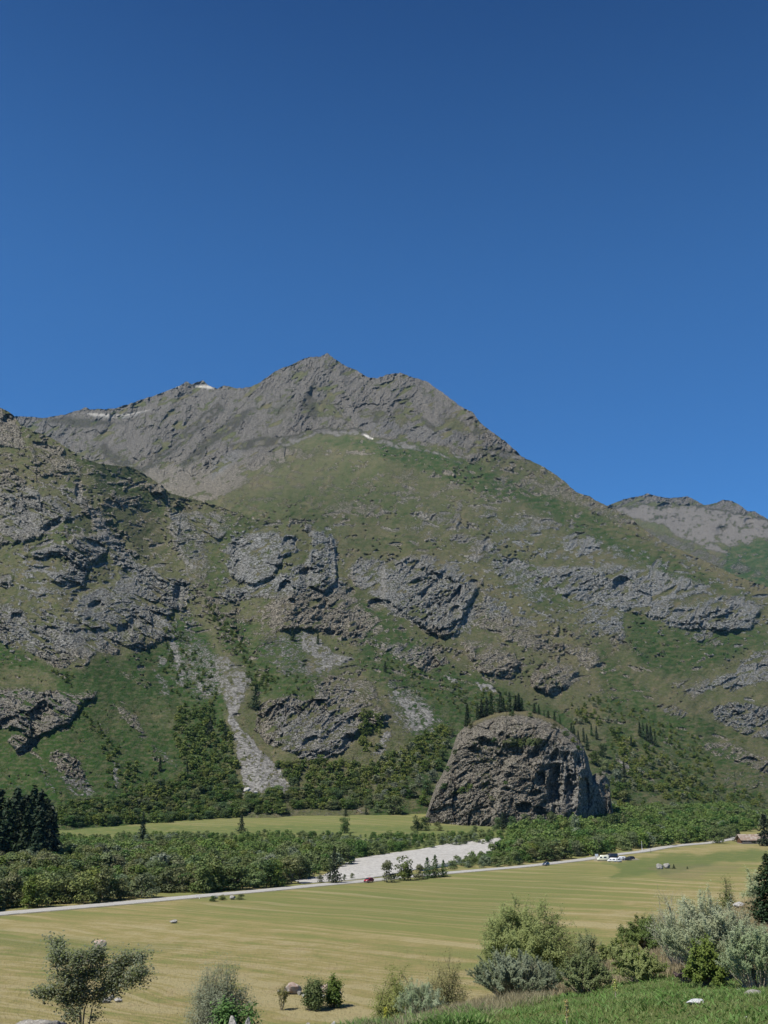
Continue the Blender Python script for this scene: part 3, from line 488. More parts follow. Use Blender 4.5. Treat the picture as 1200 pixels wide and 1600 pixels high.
_r = random.Random(12)
def ledges(n, x0, x1, y0, y1, a0, a1, avoid=()):
    return [(_r.uniform(x0, x1), _r.uniform(y0, y1), _r.uniform(4, 15) * _r.choice([.6, 1, 1.3]), _r.uniform(1.6, 3.4), _r.uniform(a0, a1)) for _ in range(n)]
HOL_M += ledges(60, 380, 900, 700, 830, -8, 22) + ledges(90, 560, 1200, 830, 1080, -6, 30) + ledges(40, 340, 620, 950, 1150, -35, 25) + ledges(26, 900, 1200, 1080, 1220, 0, 30)
HOL_S += ledges(80, 0, 320, 720, 1010, -25, 25) + ledges(26, 0, 330, 1020, 1240, 0, 40)
def sheet(name, cols, top, y_bot, step, depth, rockL, holL, paleL, blueL, screeL, lushL, dryL, snowL, unit, mat, warm=None, rock_amp=1.0, seed=0, back=True, blurn=10, extra=None, scatter=lambda x, y: 0 * x, dip=-28):
    cols = np.asarray(cols, float); top = np.array(top, float)
    ty = np.interp(cols, top[:, 0], top[:, 1])
    jag = 1.0 * fbm(cols, cols * 0, 14, 3, seed + 3, .6) + .7 * plates(cols / 5, cols * 0 + .5, seed + 5)
    k = np.ones(61) / 61; tys = np.convolve(np.pad(ty, 30, mode='edge'), k, 'valid'); nr = int((y_bot - ty.min()) / step); t = np.linspace(0, 1, nr)[:, None]
    py = y_bot + (tys[None, :] - y_bot) * t + (ty - tys)[None, :] * np.clip((t - .8) / .2, 0, 1) ** 2 + jag[None, :] * np.clip((t - .97) / .03, 0, 1) ** 2; px = np.broadcast_to(cols[None, :], py.shape).copy()
    D = depth(px, py); D = blur(blur(D, blurn, 0), blurn, 1)
    rock = paint(px, py, rockL, 9, seed + 30)
    n1 = fbm(px, py * 1.7, 26, 4, seed + 50, .6); n2 = fbm(px, py * 1.5, 9, 3, seed + 60, .6)
    wild = scatter(px, py)
    n3 = fbm(px + .5 * py, py * 2.2 - .5 * px, 7, 3, seed + 65, .65)
    rock = rock * np.clip(1.3 + 1.3 * n1 + 1.3 * n2 + .6 * n3, .15, 1.15)
    rock = np.clip(np.maximum(rock, smooth(.1, .62, n1 * 1.3 + n2 * 1.6 + n3 * 1.2 + wild - .42) * .85), 0, 1.05)
    led = fbm((px * .9 - py * .45), (py * .9 + px * .45 * (1 if dip < 0 else -1)) * 3.2, 34, 4, seed + 67, .6)
    rock = rock * (1 - .85 * smooth(.12, .3, led))
    scree = paint(px, py, screeL, 9, seed + 70) * np.clip(1 + 1.4 * n1 + 1.4 * n2 + .8 * n3, .1, 1.1); rock = rock * (1 - scree * .85)
    pale = paint(px, py, paleL, 6, seed + 80); blue = paint(px, py, blueL, 12, seed + 90); lush = paint(px, py, lushL, 14, seed + 100)
    streak = fbm(px * .75 + py * .66, (py * .75 - px * .66) * .22, 12, 4, seed + 115, .6)
    dry = np.clip(np.maximum(paint(px, py, dryL, 12, seed + 110), smooth(-.05, .5, streak + n1 * .8) * .75) * (1 - lush * .6), 0, 1)
    lush = np.clip(lush * (1 + .9 * streak + .7 * n1) + smooth(.15, .5, -streak - .3 * n1) * .45, 0, 1)
    n4 = fbm(px, py * 3.2, 13, 4, seed + 118, .65)
    dry = np.clip(dry + .9 * n4, 0, 1); lush = np.clip(lush * (1 - 1.1 * n4), 0, 1)
    snow = paint(px, py, snowL, .6, seed + 120) if snowL else np.zeros(px.shape)
    # relief along the sight line; px-sized steps scale with distance, so far crags are as big as they look
    u, w = strata(px, py, 52, seed + 400, dip, 75)
    wu = u + 5 * fbm(px, py, 22, 3, seed + 7); ww = w + 5 * fbm(px, py, 22, 3, seed + 8)
    m = D / F_PX                                    # metres per photo pixel
    rid = np.abs(fbm(wu / 1.6, ww, 12, 4, seed + 17, .6))
    rel = 13 * plates(wu / 48, ww / 30, seed + 11, .9) + 7 * plates(wu / 60, ww / 8, seed + 13, .6) + 6 * plates(wu / 20, ww / 10, seed + 21) + 3.6 * plates(wu / 9, ww / 4.5, seed + 31) + 2.2 * plates(wu / 4.2, ww / 2.6, seed + 41) - 11 * rid + 2.5
    rel = rel * (.75 + .9 * noise(px / 90, py / 60, seed + 5)) * rock_amp * np.clip(rock, 0, 1) ** 1.3
    bulge = -7.0 * smooth(.2, .9, blur(blur(rock, 6, 0), 6, 1)) * rock_amp
    soft = 9 * fbm(px, py, 70, 3, seed + 201) + 3.2 * fbm(px + py * .6, py, 18, 3, seed + 205) * (1 - .5 * rock) + 1.5 * fbm(px, py * 2, 6, 2, seed + 208)
    hol = hollow(px, py, holL)
    rock = np.maximum(rock, .9 * smooth(.2, 1.4, hol) * (1 - scree))
    rel = rel * (1 - .5 * np.clip(hol / 6, 0, 1))
    edge = smooth(0, 10, py - ty[None, :])
    D2 = D + m * ((rel + bulge) + soft * (.3 + .7 * edge) + 2.1 * hol)
    if extra: D2 = D2 + m * extra(px, py)
    V = at_depth(px, py, D2)
    # turf settles on the ledges that face up
    du = np.gradient(V, axis=1); dv = np.gradient(V, axis=0); nn = np.cross(du, dv); nn /= np.linalg.norm(nn, axis=-1, keepdims=True) + 1e-9
    up = np.abs(blur(blur(nn[..., 2], 1, 0), 1, 1))
    if unit < 3: rock = rock * (1 - .5 * smooth(.7, .92, up) * (1 - in_poly(px, py, UP, 10)))
    if back:
        extraV = []
        last = V[-1]
        for k, (dd, dz) in enumerate([(.012, -.004), (.05, -.03), (.2, -.16), (.5, -.5)]):
            q = last.copy(); q[:, :2] *= (1 + dd); q[:, 2] += dz * last[:, 1]; extraV.append(q)
        V = np.concatenate([V, np.stack(extraV)], 0)
        def ext(a): return np.concatenate([a] + [a[-1:]] * 4, 0)
    else:
        def ext(a): return a
    wm = warm(px, py) if warm is not None else 0 * px
    A1 = np.stack([ext(rock), ext(scree), ext(lush), ext(dry)], -1).reshape(-1, 4); A2 = np.stack([ext(pale), ext(blue), ext(wm), ext(snow)], -1).reshape(-1, 4)
    o = mesh_np(name, V.reshape(-1, 3), grid_faces(V.shape[0], V.shape[1]), mat, attrs={'m1': A1, 'm2': A2}, smooth_f=True)
    tag(o, kind='structure')
    fr = rock if not back else np.concatenate([rock] + [rock[-1:]] * 4, 0)
    sm = (fr[:-1, :-1] < .42).ravel(); o.data.polygons.foreach_set('use_smooth', sm)
    return dict(o=o, px=px, py=py, V=V[:px.shape[0]], rock=rock, scree=scree, lush=lush, cols=cols, ty=ty, y_bot=y_bot, up=up)

def only(L, f): return [e for e in L if e[1] is not UP and f(np.array(e[1]))]
def inS(P): return P[:, 1].min() > 790 and P[:, 0].min() < 470
def inM(P): return P[:, 1].min() > 790 and P[:, 0].max() > 250
for a_, b_ in ((ROCK_S, ROCK_M), (PALE_S, PALE_M), (BLUE_S, BLUE_M), (SCREE_S, SCREE_M)):
    ea, eb = only(b_, inS), only(a_, inM); a_ += ea; b_ += eb
ex = only(LUSH_M, lambda P: P[:, 1].min() > 790 and P[:, 0].max() < 530)
LUSH_S = LUSH_S + ex; HOL_S += [h for h in HOL_M if h[0] < 470 and h[1] > 800]
gully_y = [700, 800, 850, 900, 940, 1000, 1060, 1130, 1200, 1245, 1310]
gully_x = [345, 345, 325, 312, 316, 345, 358, 362, 395, 415, 430]
dV_d = [1750, 1650, 1550, 1430, 1350, 1250, 1120, 1000, 900, 850, 790]
def gx(py): return np.interp(py, gully_y, gully_x)
def dV(py): return np.interp(py, gully_y, dV_d)
MC = [-300, 0, 200, 345, 450, 600, 750, 900, 1050, 1200, 1400]
MR = [540, 600, 640, 680, 700, 740, 775, 800, 850, 900, 1000, 1100, 1200, 1265, 1310]
MV = [[4600, 4500, 4400, 4200, 4000, 3900, 3800, 3500, 3500, 3400, 3400],
 [4500, 4300, 4100, 3850, 3600, 3450, 3350, 3300, 3300, 3300, 3300],
 [4300, 4050, 3800, 3500, 3250, 3050, 2950, 3000, 3100, 3100, 3100],
 [4000, 3800, 3500, 3200, 2950, 2700, 2700, 2850, 3000, 3000, 3000],
 [3800, 3600, 3300, 3000, 2720, 2480, 2580, 2750, 2900, 2950, 3000],
 [3500, 3300, 3000, 2650, 2350, 2250, 2400, 2650, 2800, 2850, 2900],
 [3200, 3000, 2600, 1950, 1900, 2050, 2200, 2500, 2700, 2750, 2800],
 [3000, 2800, 2300, 1720, 1720, 1920, 2060, 2350, 2600, 2700, 2750],
 [2700, 2500, 2100, 1590, 1570, 1740, 1880, 2080, 2330, 2550, 2650],
 [2400, 2200, 1900, 1460, 1430, 1580, 1720, 1880, 2080, 2300, 2450],
 [1900, 1800, 1650, 1270, 1240, 1320, 1440, 1570, 1720, 1880, 2050],
 [1600, 1500, 1350, 1080, 1050, 1110, 1210, 1320, 1440, 1580, 1720],
 [1300, 1250, 1150, 920, 905, 940, 1000, 1090, 1200, 1320, 1450],
 [1200, 1150, 1050, 850, 845, 850, 880, 950, 1050, 1170, 1280],
 [1150, 1100, 1000, 790, 780, 780, 800, 860, 940, 1050, 1150]]
def depthM(px, py):
    d = table(MC, MR, MV, px, py); g = gx(py)
    return d + np.where(py > 780, 1, 0) * np.clip(g - px, 0, 160) ** 1.5 * .09 + 14 * (1 - smooth(0, 60, np.abs(px - g))) * smooth(1260, 1200, py)
SC = [-300, 0, 100, 200, 300, 400]
SR = [560, 650, 700, 750, 800, 850, 900, 1000, 1100, 1200, 1265, 1310]
SV = [[1700, 1700, 1720, 1750, 1800, 1900], [1560, 1600, 1620, 1650, 1700, 1900], [1480, 1530, 1545, 1600, 1650, 1850], [1400, 1460, 1475, 1540, 1600, 1800], [1320, 1380, 1400, 1470, 1560, 1750],
 [1230, 1290, 1310, 1380, 1480, 1620], [1150, 1200, 1220, 1290, 1380, 1500], [1000, 1040, 1060, 1110, 1190, 1280], [890, 920, 930, 970, 1030, 1080], [800, 825, 830, 860, 890, 920], [755, 770, 775, 800, 830, 860], [700, 720, 725, 745, 770, 790]]
def depthS(px, py):
    d = table(SC, SR, SV, px, py); g = gx(py); t = smooth(-240, 10, px - g)
    return d * (1 - t) + dV(py) * t + np.clip(px - g, 0, 200) ** 1.5 * .06
TOP_M = [(-300, 690), (-60, 668), (0, 658), (25, 650), (50, 651), (70, 653), (100, 648), (126, 640), (133, 636), (141, 640), (180, 638), (205, 630), (235, 620), (265, 609), (280, 603), (290, 596), (299, 600), (318, 594), (326, 603), (340, 607), (350, 602), (370, 607), (390, 605), (405, 598), (430, 580), (455, 570), (470, 562), (485, 558), (500, 557), (512, 552), (522, 560), (540, 572), (560, 580), (575, 590), (590, 591), (605, 585), (625, 582), (640, 588), (655, 592), (670, 598), (690, 612), (700, 620), (720, 635), (740, 645), (750, 660), (765, 672), (790, 690), (805, 703), (815, 713), (850, 730), (880, 750), (900, 769), (920, 775), (937, 785), (962, 797), (985, 807), (1000, 823), (1037, 847), (1075, 865), (1115, 882), (1150, 900), (1200, 917), (1300, 955), (1500, 1010)]
TOP_S = [(-300, 520), (-60, 612), (0, 637), (12, 642), (22, 650), (32, 664), (50, 672), (82, 685), (105, 700), (135, 718), (155, 724), (175, 727), (207, 730), (225, 740), (240, 750), (255, 760), (265, 771), (300, 779), (345, 792), (400, 812)]
colM = np.concatenate([np.linspace(-300, -30, 50)[:-1], np.arange(-30, 1231, 1.35), np.linspace(1232, 1500, 50)])
colS = np.concatenate([np.linspace(-300, -30, 60)[:-1], np.arange(-30, 470, 1.2)])
def scatM(px, py):
    w = .47 * smooth(740, 800, py) * smooth(1110, 1020, py) + .52 * smooth(690, 712, py) * smooth(800, 760, py)
    w = w - .35 * in_poly(px, py, [(960, 960), (1200, 990), (1200, 1250), (1000, 1200)], 30) - .4 * in_poly(px, py, [(530, 800), (640, 810), (700, 870), (560, 870)], 12)
    return w - .25 * in_poly(px, py, [(640, 690), (850, 760), (1200, 930), (1000, 860), (800, 790), (500, 720)], 12)
def scatS(px, py): return .5 - .8 * smooth(1000, 1060, py) + .2 * smooth(900, 940, py) * smooth(1000, 960, py)
RIBS = [(26, 40, [(512, 552), (478, 615), (420, 690), (350, 765)]), (22, 30, [(512, 552), (548, 615), (566, 672)]), (24, 34, [(625, 582), (604, 640), (590, 690)]), (20, 30, [(640, 590), (680, 650), (720, 700)]), (18, 26, [(740, 645), (750, 690), (770, 712)]),
 (22, 34, [(290, 597), (250, 660), (195, 730)]), (22, 34, [(342, 607), (318, 680), (270, 755)]), (18, 30, [(138, 638), (150, 690), (130, 730)]), (20, 30, [(400, 600), (375, 660), (335, 720)]), (14, 26, [(205, 630), (190, 680), (170, 720)]),
 (14, 34, [(620, 835), (760, 960), (900, 1080), (1000, 1150)]), (14, 34, [(700, 840), (850, 960), (1000, 1085), (1090, 1150)]), (12, 30, [(540, 1000), (640, 1090), (730, 1130)]), (14, 36, [(860, 900), (980, 1015), (1100, 1130)]), (12, 40, [(560, 690), (640, 780), (700, 850)]), (12, 40, [(700, 720), (820, 800), (960, 890)]), (10, 30, [(460, 700), (440, 780), (400, 830)]), (12, 36, [(960, 950), (1080, 1010), (1200, 1090)]), (12, 30, [(450, 940), (420, 1010), (395, 1060)])]
RIBS_S = [(16, 36, [(40, 670), (60, 760), (120, 850), (190, 940), (215, 1000)]), (14, 30, [(135, 718), (170, 800), (230, 880), (290, 920)]), (12, 30, [(0, 760), (30, 850), (90, 940), (130, 1040)]), (12, 30, [(0, 1010), (80, 1060), (150, 1090), (230, 1160), (290, 1230)]), (10, 26, [(205, 1020), (250, 1090), (300, 1170)]), (10, 26, [(0, 1160), (70, 1220), (110, 1270)]), (12, 28, [(255, 765), (280, 840), (310, 900)])]
def ribs(px, py, L):
    t = 0 * px; x = px + 8 * fbm(px, py, 40, 3, 612); y = py + 8 * fbm(px, py, 40, 3, 613)
    for A, W, P in L:
        d = np.full(px.shape, 1e9); f = 0
        for (x0, y0), (x1, y1) in zip(P[:-1], P[1:]):
            ex, ey = x1 - x0, y1 - y0; k = np.clip(((x - x0) * ex + (y - y0) * ey) / (ex * ex + ey * ey), 0, 1); d = np.minimum(d, np.hypot(x - x0 - k * ex, y - y0 - k * ey))
        t = t - A * np.clip(1 - d / W, 0, 1) ** 1.4
    return t
matM = slope_material('mountainside', 2.0)
LO = lambda px, py: smooth(760, 700, py + 0 * px) * smooth(-40, 40, 990 - px) * in_poly(px, py, UP, 20)
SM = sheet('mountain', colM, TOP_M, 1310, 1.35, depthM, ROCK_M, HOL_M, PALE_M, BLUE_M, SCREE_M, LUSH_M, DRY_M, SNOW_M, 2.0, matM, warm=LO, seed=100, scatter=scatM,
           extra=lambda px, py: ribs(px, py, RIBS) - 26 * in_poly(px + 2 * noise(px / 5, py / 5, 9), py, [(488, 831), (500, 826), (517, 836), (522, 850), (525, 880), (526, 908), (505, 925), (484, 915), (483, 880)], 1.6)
           - 20 * in_poly(px + 3 * noise(px / 7, py / 7, 8), py, [(352, 858), (365, 838), (392, 831), (428, 828), (460, 836), (458, 856), (440, 872), (428, 900), (395, 915), (362, 902), (350, 880)], 4)
           - 18 * in_poly(px + 3 * noise(px / 7, py / 7, 7), py, [(470, 900), (500, 895), (535, 925), (560, 990), (500, 985), (440, 980), (425, 940)], 6)
           - 22 * in_poly(px + 3 * noise(px / 7, py / 7, 6), py, [(600, 885), (640, 868), (690, 882), (735, 910), (748, 918), (730, 950), (713, 990), (690, 995), (640, 965), (600, 935)], 4)
           - 16 * in_poly(px + 3 * noise(px / 7, py / 7, 5), py, [(930, 890), (965, 880), (1030, 890), (1100, 918), (1190, 955), (1170, 985), (1080, 983), (1010, 960), (930, 940)], 5)
           - 20 * in_poly(px + 3 * noise(px / 7, py / 7, 4), py, [(410, 1105), (480, 1060), (580, 1072), (605, 1118), (552, 1150), (520, 1176), (460, 1176), (410, 1150)], 6)
           - 14 * in_poly(px + 3 * noise(px / 7, py / 7, 3), py, [(726, 1004), (780, 1008), (812, 1036), (800, 1060), (750, 1048)], 4) - 14 * in_poly(px, py, [(830, 1050), (880, 1036), (902, 1050), (872, 1084), (835, 1075)], 4)
           + in_poly(px, py, UP, 12) * (13 * np.abs(fbm(px + .75 * py, (py - .75 * px) * .4, 20, 4, 446, .6)) - 4)
           + in_poly(px, py, UP, 12) * 16 * fbm(px + .8 * py, (py - .8 * px) * .35, 34, 3, 444, .55))
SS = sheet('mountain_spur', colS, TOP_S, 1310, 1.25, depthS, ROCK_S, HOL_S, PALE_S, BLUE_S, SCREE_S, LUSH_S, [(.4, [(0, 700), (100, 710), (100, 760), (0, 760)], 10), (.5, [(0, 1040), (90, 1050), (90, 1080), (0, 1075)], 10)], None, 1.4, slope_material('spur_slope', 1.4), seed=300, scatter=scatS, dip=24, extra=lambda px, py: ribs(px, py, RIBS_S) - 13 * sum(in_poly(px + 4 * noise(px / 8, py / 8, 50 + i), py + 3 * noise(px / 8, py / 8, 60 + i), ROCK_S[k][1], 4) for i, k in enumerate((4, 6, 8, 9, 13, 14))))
TOP_F = [(800, 870), (900, 830), (940, 795), (955, 788), (975, 780), (1000, 775), (1012, 771), (1030, 776), (1045, 778), (1058, 777), (1075, 776), (1090, 783), (1100, 789), (1115, 787), (1130, 781), (1145, 783), (1160, 792), (1168, 799), (1180, 799), (1190, 805), (1200, 812), (1300, 850), (1500, 900)]
def depthF(px, py): return 3700 + (940 - py) * 12.5 + (px - 1000) * .8
ROCK_F = [(.8, [(930, 790), (1012, 765), (1080, 770), (1150, 775), (1260, 830), (1260, 850), (1180, 828), (1160, 820), (1100, 800), (1060, 790), (1020, 785), (970, 800), (940, 800)], 5), (.9, [(1110, 825), (1125, 815), (1145, 825), (1135, 838), (1118, 835)], 3), (.85, [(1025, 782), (1050, 778), (1055, 788), (1030, 800)], 3), (.8, [(1015, 806), (1060, 800), (1090, 808), (1060, 822), (1020, 816)], 4), (.85, [(1105, 800), (1170, 800), (1180, 825), (1150, 825), (1130, 812)], 5), (.5, [(985, 815), (1120, 865), (1260, 920), (1000, 860)], 8)]
SCREE_F = [(1., [(930, 800), (1000, 790), (1100, 792), (1200, 812), (1260, 850), (1185, 838), (1170, 850), (1140, 852), (1110, 845), (1140, 866), (1120, 862), (1085, 850), (1060, 838), (1035, 822), (1000, 812), (960, 806)], 4)]
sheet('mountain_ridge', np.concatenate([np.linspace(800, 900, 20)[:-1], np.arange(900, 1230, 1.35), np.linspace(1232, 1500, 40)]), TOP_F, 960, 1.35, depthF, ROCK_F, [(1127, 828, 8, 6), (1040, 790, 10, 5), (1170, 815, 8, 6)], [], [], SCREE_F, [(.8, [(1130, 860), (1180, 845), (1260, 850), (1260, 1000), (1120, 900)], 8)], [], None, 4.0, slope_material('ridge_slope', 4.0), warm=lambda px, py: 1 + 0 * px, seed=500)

# ------------------------------------------------------------------ the great rock knob standing in front of the slopes
def build_knob():
    top = np.array([(648, 1300), (660, 1284), (668, 1268), (674, 1248), (681, 1228), (692, 1206), (702, 1186), (709, 1166), (714, 1150), (724, 1138), (740, 1127), (760, 1117), (785, 1111), (815, 1110), (842, 1115), (866, 1125), (886, 1138), (901, 1153), (912, 1168), (919, 1184), (922, 1200), (926, 1212), (936, 1205), (946, 1209), (953, 1222), (954, 1244), (957, 1262), (964, 1280), (972, 1300)], float)
    cols = np.arange(648, 973, .8); ty = np.interp(cols, top[:, 0], top[:, 1])
    jag = 2.2 * fbm(cols, cols * 0, 12, 4, 903, .6) + 1.6 * plates(cols / 7, cols * 0 + .5, 905)
    yb = 1306; nr = 250; t = np.linspace(0, 1, nr)[:, None]; tt = t ** .85
    py = yb + (ty[None, :] - yb) * tt + jag[None, :] * tt ** 3; px = np.broadcast_to(cols[None, :], py.shape).copy()
    cx = (px - 812) / 165.0; hgt = np.clip((1285 - py) / 178.0, -.2, 1.2)
    D = 815 - 62 * np.sqrt(np.clip(1 - np.abs(cx) ** 2.2, 0, 1)) + 62 * np.clip(hgt, 0, 2) ** 1.35
    frac = tt + 0 * px; D = D + 55 * np.clip((frac - .80) / .20, 0, 1) ** 2.2 + 26 * smooth(905, 935, px)
    u, w = strata(px, py, 46, 906, -32, 60); u = u + 5 * fbm(px, py, 20, 3, 907); w = w + 5 * fbm(px, py, 20, 3, 908)
    steep = smooth(840, 880, px) * smooth(1150, 1175, py)        # fluted, overhanging right face
    rel = 9 * plates(px / 44, py / 36, 911, .9) + 4.5 * plates(u / 26, w / 12, 921, .7) + 2.2 * plates(u / 10, w / 6.5, 931, .8) + 1.3 * plates(u / 4.6, w / 3.2, 941) + .6 * plates(u / 2, w / 1.6, 951) + 4.5 * plates(u / 70, w / 9, 953, .6) - 6 * np.abs(fbm(u / 1.6, w, 14, 4, 955, .6)) + 2
    flute = 6 * np.abs(fbm(px + 2 * fbm(px, py, 20, 2, 961), py * .12, 9, 3, 960)) + 7 * plates(px / 9 + .15 * fbm(px, py, 12, 2, 964), py / 46, 962)
    hol = hollow(px, py, [(868, 1228, 13, 36), (893, 1232, 12, 30), (912, 1240, 10, 26), (845, 1215, 9, 14), (820, 1262, 14, 10), (842, 1268, 12, 9), (948, 1228, 11, 16), (905, 1188, 8, 16, -15), (728, 1150, 9, 6), (758, 1160, 16, 7, 10), (742, 1172, 12, 6, 20), (784, 1150, 5, 8), (795, 1155, 6, 5), (866, 1180, 6, 13, 25), (858, 1198, 22, 5, -12), (690, 1222, 16, 5, -42), (812, 1178, 12, 4), (790, 1233, 9, 4), (708, 1196, 12, 4, -30), (775, 1240, 6, 3), (834, 1240, 12, 5, -20), (800, 1200, 8, 3), (735, 1255, 8, 3, -25), (915, 1165, 5, 6), (920, 1250, 6, 12), (880, 1200, 3, 26, 8), (900, 1215, 3, 30), (857, 1235, 3, 26, -6), (838, 1175, 3, 14, 30), (822, 1220, 12, 3, 12), (765, 1205, 14, 3, -35), (742, 1225, 16, 3, -30), (720, 1212, 12, 3, -38), (800, 1255, 4, 9), (780, 1180, 14, 4, 8), (765, 1140, 12, 3), (830, 1140, 14, 3, -10), (860, 1150, 3, 10, 35), (795, 1215, 3, 10, 15), (706, 1245, 14, 3, -25), (758, 1262, 12, 3, -10)])
    m = D / F_PX
    D2 = D + m * (rel * (1 - .4 * steep) - 15 * in_poly(px + 5 * noise(px / 12, py / 12, 31), py, [(770, 1300), (775, 1240), (790, 1195), (822, 1172), (846, 1190), (850, 1240), (846, 1300)], 7) - 12 * in_poly(px + 5 * noise(px / 12, py / 12, 32), py, [(735, 1130), (800, 1118), (870, 1140), (896, 1175), (850, 1180), (800, 1165), (745, 1160)], 6) + 10 * in_poly(px, py + 5 * noise(px / 9, py / 9, 33), [(712, 1165), (750, 1170), (770, 1200), (740, 1215), (700, 1205)], 7) - 10 * in_poly(px + 4 * noise(px / 10, py / 10, 34), py, [(884, 1150), (915, 1185), (922, 1250), (898, 1262), (889, 1200)], 4) + .8 * flute * steep + 2.1 * hol + 7 * fbm(px, py, 40, 3, 970))
    V = at_depth(px, py, D2)
    extra = []; last = V[-1]
    for dy, dz in ((6, -.5), (16, -4), (34, -16), (60, -42), (80, -80)):
        q = last.copy(); q[:, 1] += dy; q[:, 2] = np.maximum(q[:, 2] + dz, 2); extra.append(q)
    n1 = fbm(px, py * 1.6, 22, 4, 981, .6); n2 = fbm(px, py * 1.6, 7, 3, 985, .6)
    rock = np.clip(1.3 + 1.2 * n1 + 1.1 * n2 - .5 * in_poly(px, py, [(740, 1150), (860, 1140), (850, 1165), (780, 1180), (760, 1240), (730, 1200)], 12), 0, 1.1)
    rock *= 1 - .9 * np.clip(smooth(14, 3, py - ty[None, :]) * smooth(722, 745, px) * smooth(895, 870, px), 0, 1)
    grass = in_poly(px + 5 * n2 * 3, py + 3 * n1 * 3, [(785, 1158), (830, 1150), (850, 1160), (830, 1168), (800, 1166)], 3) + in_poly(px, py + 6 * n2, [(700, 1240), (730, 1228), (735, 1236), (712, 1243)], 3)
    rock = rock * (1 - .9 * np.clip(grass, 0, 1))
    dry = smooth(12, 4, py - ty[None, :]) * .8; lush = .5 * np.clip(grass, 0, 1)
    warm = np.full(px.shape, .1); pale = .35 * in_poly(px + 8 * n1, py, [(830, 1170), (935, 1200), (960, 1260), (880, 1270)], 8) + .5 * in_poly(px, py, [(884, 1225), (897, 1225), (902, 1270), (893, 1272)], 3)
    blue = .5 * in_poly(px, py, [(850, 1160), (925, 1170), (930, 1270), (860, 1270)], 8)
    def ext(a): return np.concatenate([a] + [a[-1:]] * 5, 0)
    V = np.concatenate([V, np.stack(extra)], 0)
    A1 = np.stack([ext(rock), ext(0 * px), ext(lush), ext(dry)], -1).reshape(-1, 4); A2 = np.stack([ext(pale), ext(blue), ext(warm), ext(0 * px)], -1).reshape(-1, 4)
    o = mesh_np('rock_knob', V.reshape(-1, 3), grid_faces(V.shape[0], V.shape[1]), slope_material('knob_rock', 1.1), attrs={'m1': A1, 'm2': A2})
    fr = ext(rock); o.data.polygons.foreach_set('use_smooth', (fr[:-1, :-1] < .42).ravel())
    tag(o, kind='structure')
    return dict(o=o, px=px, py=py, V=V[:nr], cols=cols, ty=ty)
KN = build_knob()

# a surface lookup for standing things on the slopes: nearest sheet vertex to a photo pixel
def on_sheet(S, px, py):
    ci = int(np.argmin(np.abs(S['cols'] - px))); ri = int(np.argmin(np.abs(S['py'][:, ci] - py)))
    return Vector(S['V'][ri, ci].tolist())
def slope_pt(px, py):
    """front-most surface at this pixel, away from the knob"""
    best = None
    for S in (SM, SS):
        if S is SS and (px > 468 or py < np.interp(px, S['cols'], S['ty'])): continue
        p = on_sheet(S, px, py)
        if best is None or p.y < best.y: best = p
    gx_, gy_, gz_ = gpt(px, py)
    if gy_ < best.y: best = Vector((gx_, gy_, gz_))
    return best

# ------------------------------------------------------------------ plants: generators
def frame(d):
    d = d / (np.linalg.norm(d, axis=-1, keepdims=True) + 1e-9); a = np.where(np.abs(d[..., 2:3]) < .9, [[0, 0, 1.0]], [[1.0, 0, 0]])
    u = np.cross(a, d); u /= np.linalg.norm(u, axis=-1, keepdims=True) + 1e-9; return d, u, np.cross(d, u)
def leaf_quads(P, nrm, L, W, rg, along=None, curl=.0):
    """one rhombus per point: P centres, nrm preferred facing, L/W sizes"""
    n = len(P); d = along if along is not None else rg.normal(size=(n, 3)); d = d + 0.35 * rg.normal(size=(n, 3))
    nn, u, v = frame(nrm + .55 * rg.normal(size=(n, 3)))
    d = d - nn * np.sum(d * nn, -1, keepdims=True); d /= np.linalg.norm(d, axis=-1, keepdims=True) + 1e-9; s = np.cross(nn, d)
    L = L * rg.uniform(.6, 1.3, (n, 1)); W = W * rg.uniform(.6, 1.3, (n, 1))
    V = np.stack([P - d * L / 2, P + s * W / 2 + nn * curl * W, P + d * L / 2, P - s * W / 2 + nn * curl * W], 1).reshape(-1, 3)
    F = np.arange(4 * n).reshape(n, 4); return V, F
def tubes(paths, radii, sides=5):
    """paths: list of (k,3) arrays, radii: list of (k,) arrays -> one mesh's V,F"""
    Vs, Fs, off = [], [], 0; an = np.arange(sides) * 2 * math.pi / sides
    for P, r in zip(paths, radii):
        P = np.asarray(P, float); T = np.gradient(P, axis=0); _, u, v = frame(T)
        ring = P[:, None, :] + r[:, None, None] * (np.cos(an)[None, :, None] * u[:, None, :] + np.sin(an)[None, :, None] * v[:, None, :])
        k = len(P); Vs.append(ring.reshape(-1, 3)); i = np.arange(k - 1)[:, None] * sides + np.arange(sides)[None, :]; j = np.arange(k - 1)[:, None] * sides + (np.arange(sides)[None, :] + 1) % sides
        Fs.append(np.stack([i, j, j + sides, i + sides], -1).reshape(-1, 4) + off); off += k * sides
    return np.concatenate(Vs), np.concatenate(Fs)
def bend(a, b, rg, sag=.0, wob=.08, k=6, up=0.0):
    t = np.linspace(0, 1, k)[:, None]; a = np.asarray(a, float); b = np.asarray(b, float); L = np.linalg.norm(b - a)
    P = a + (b - a) * t; off = rg.normal(size=3) * wob * L; P = P + np.sin(t * math.pi) * off; P[:, 2] += up * L * np.sin(t[:, 0] * math.pi); return P

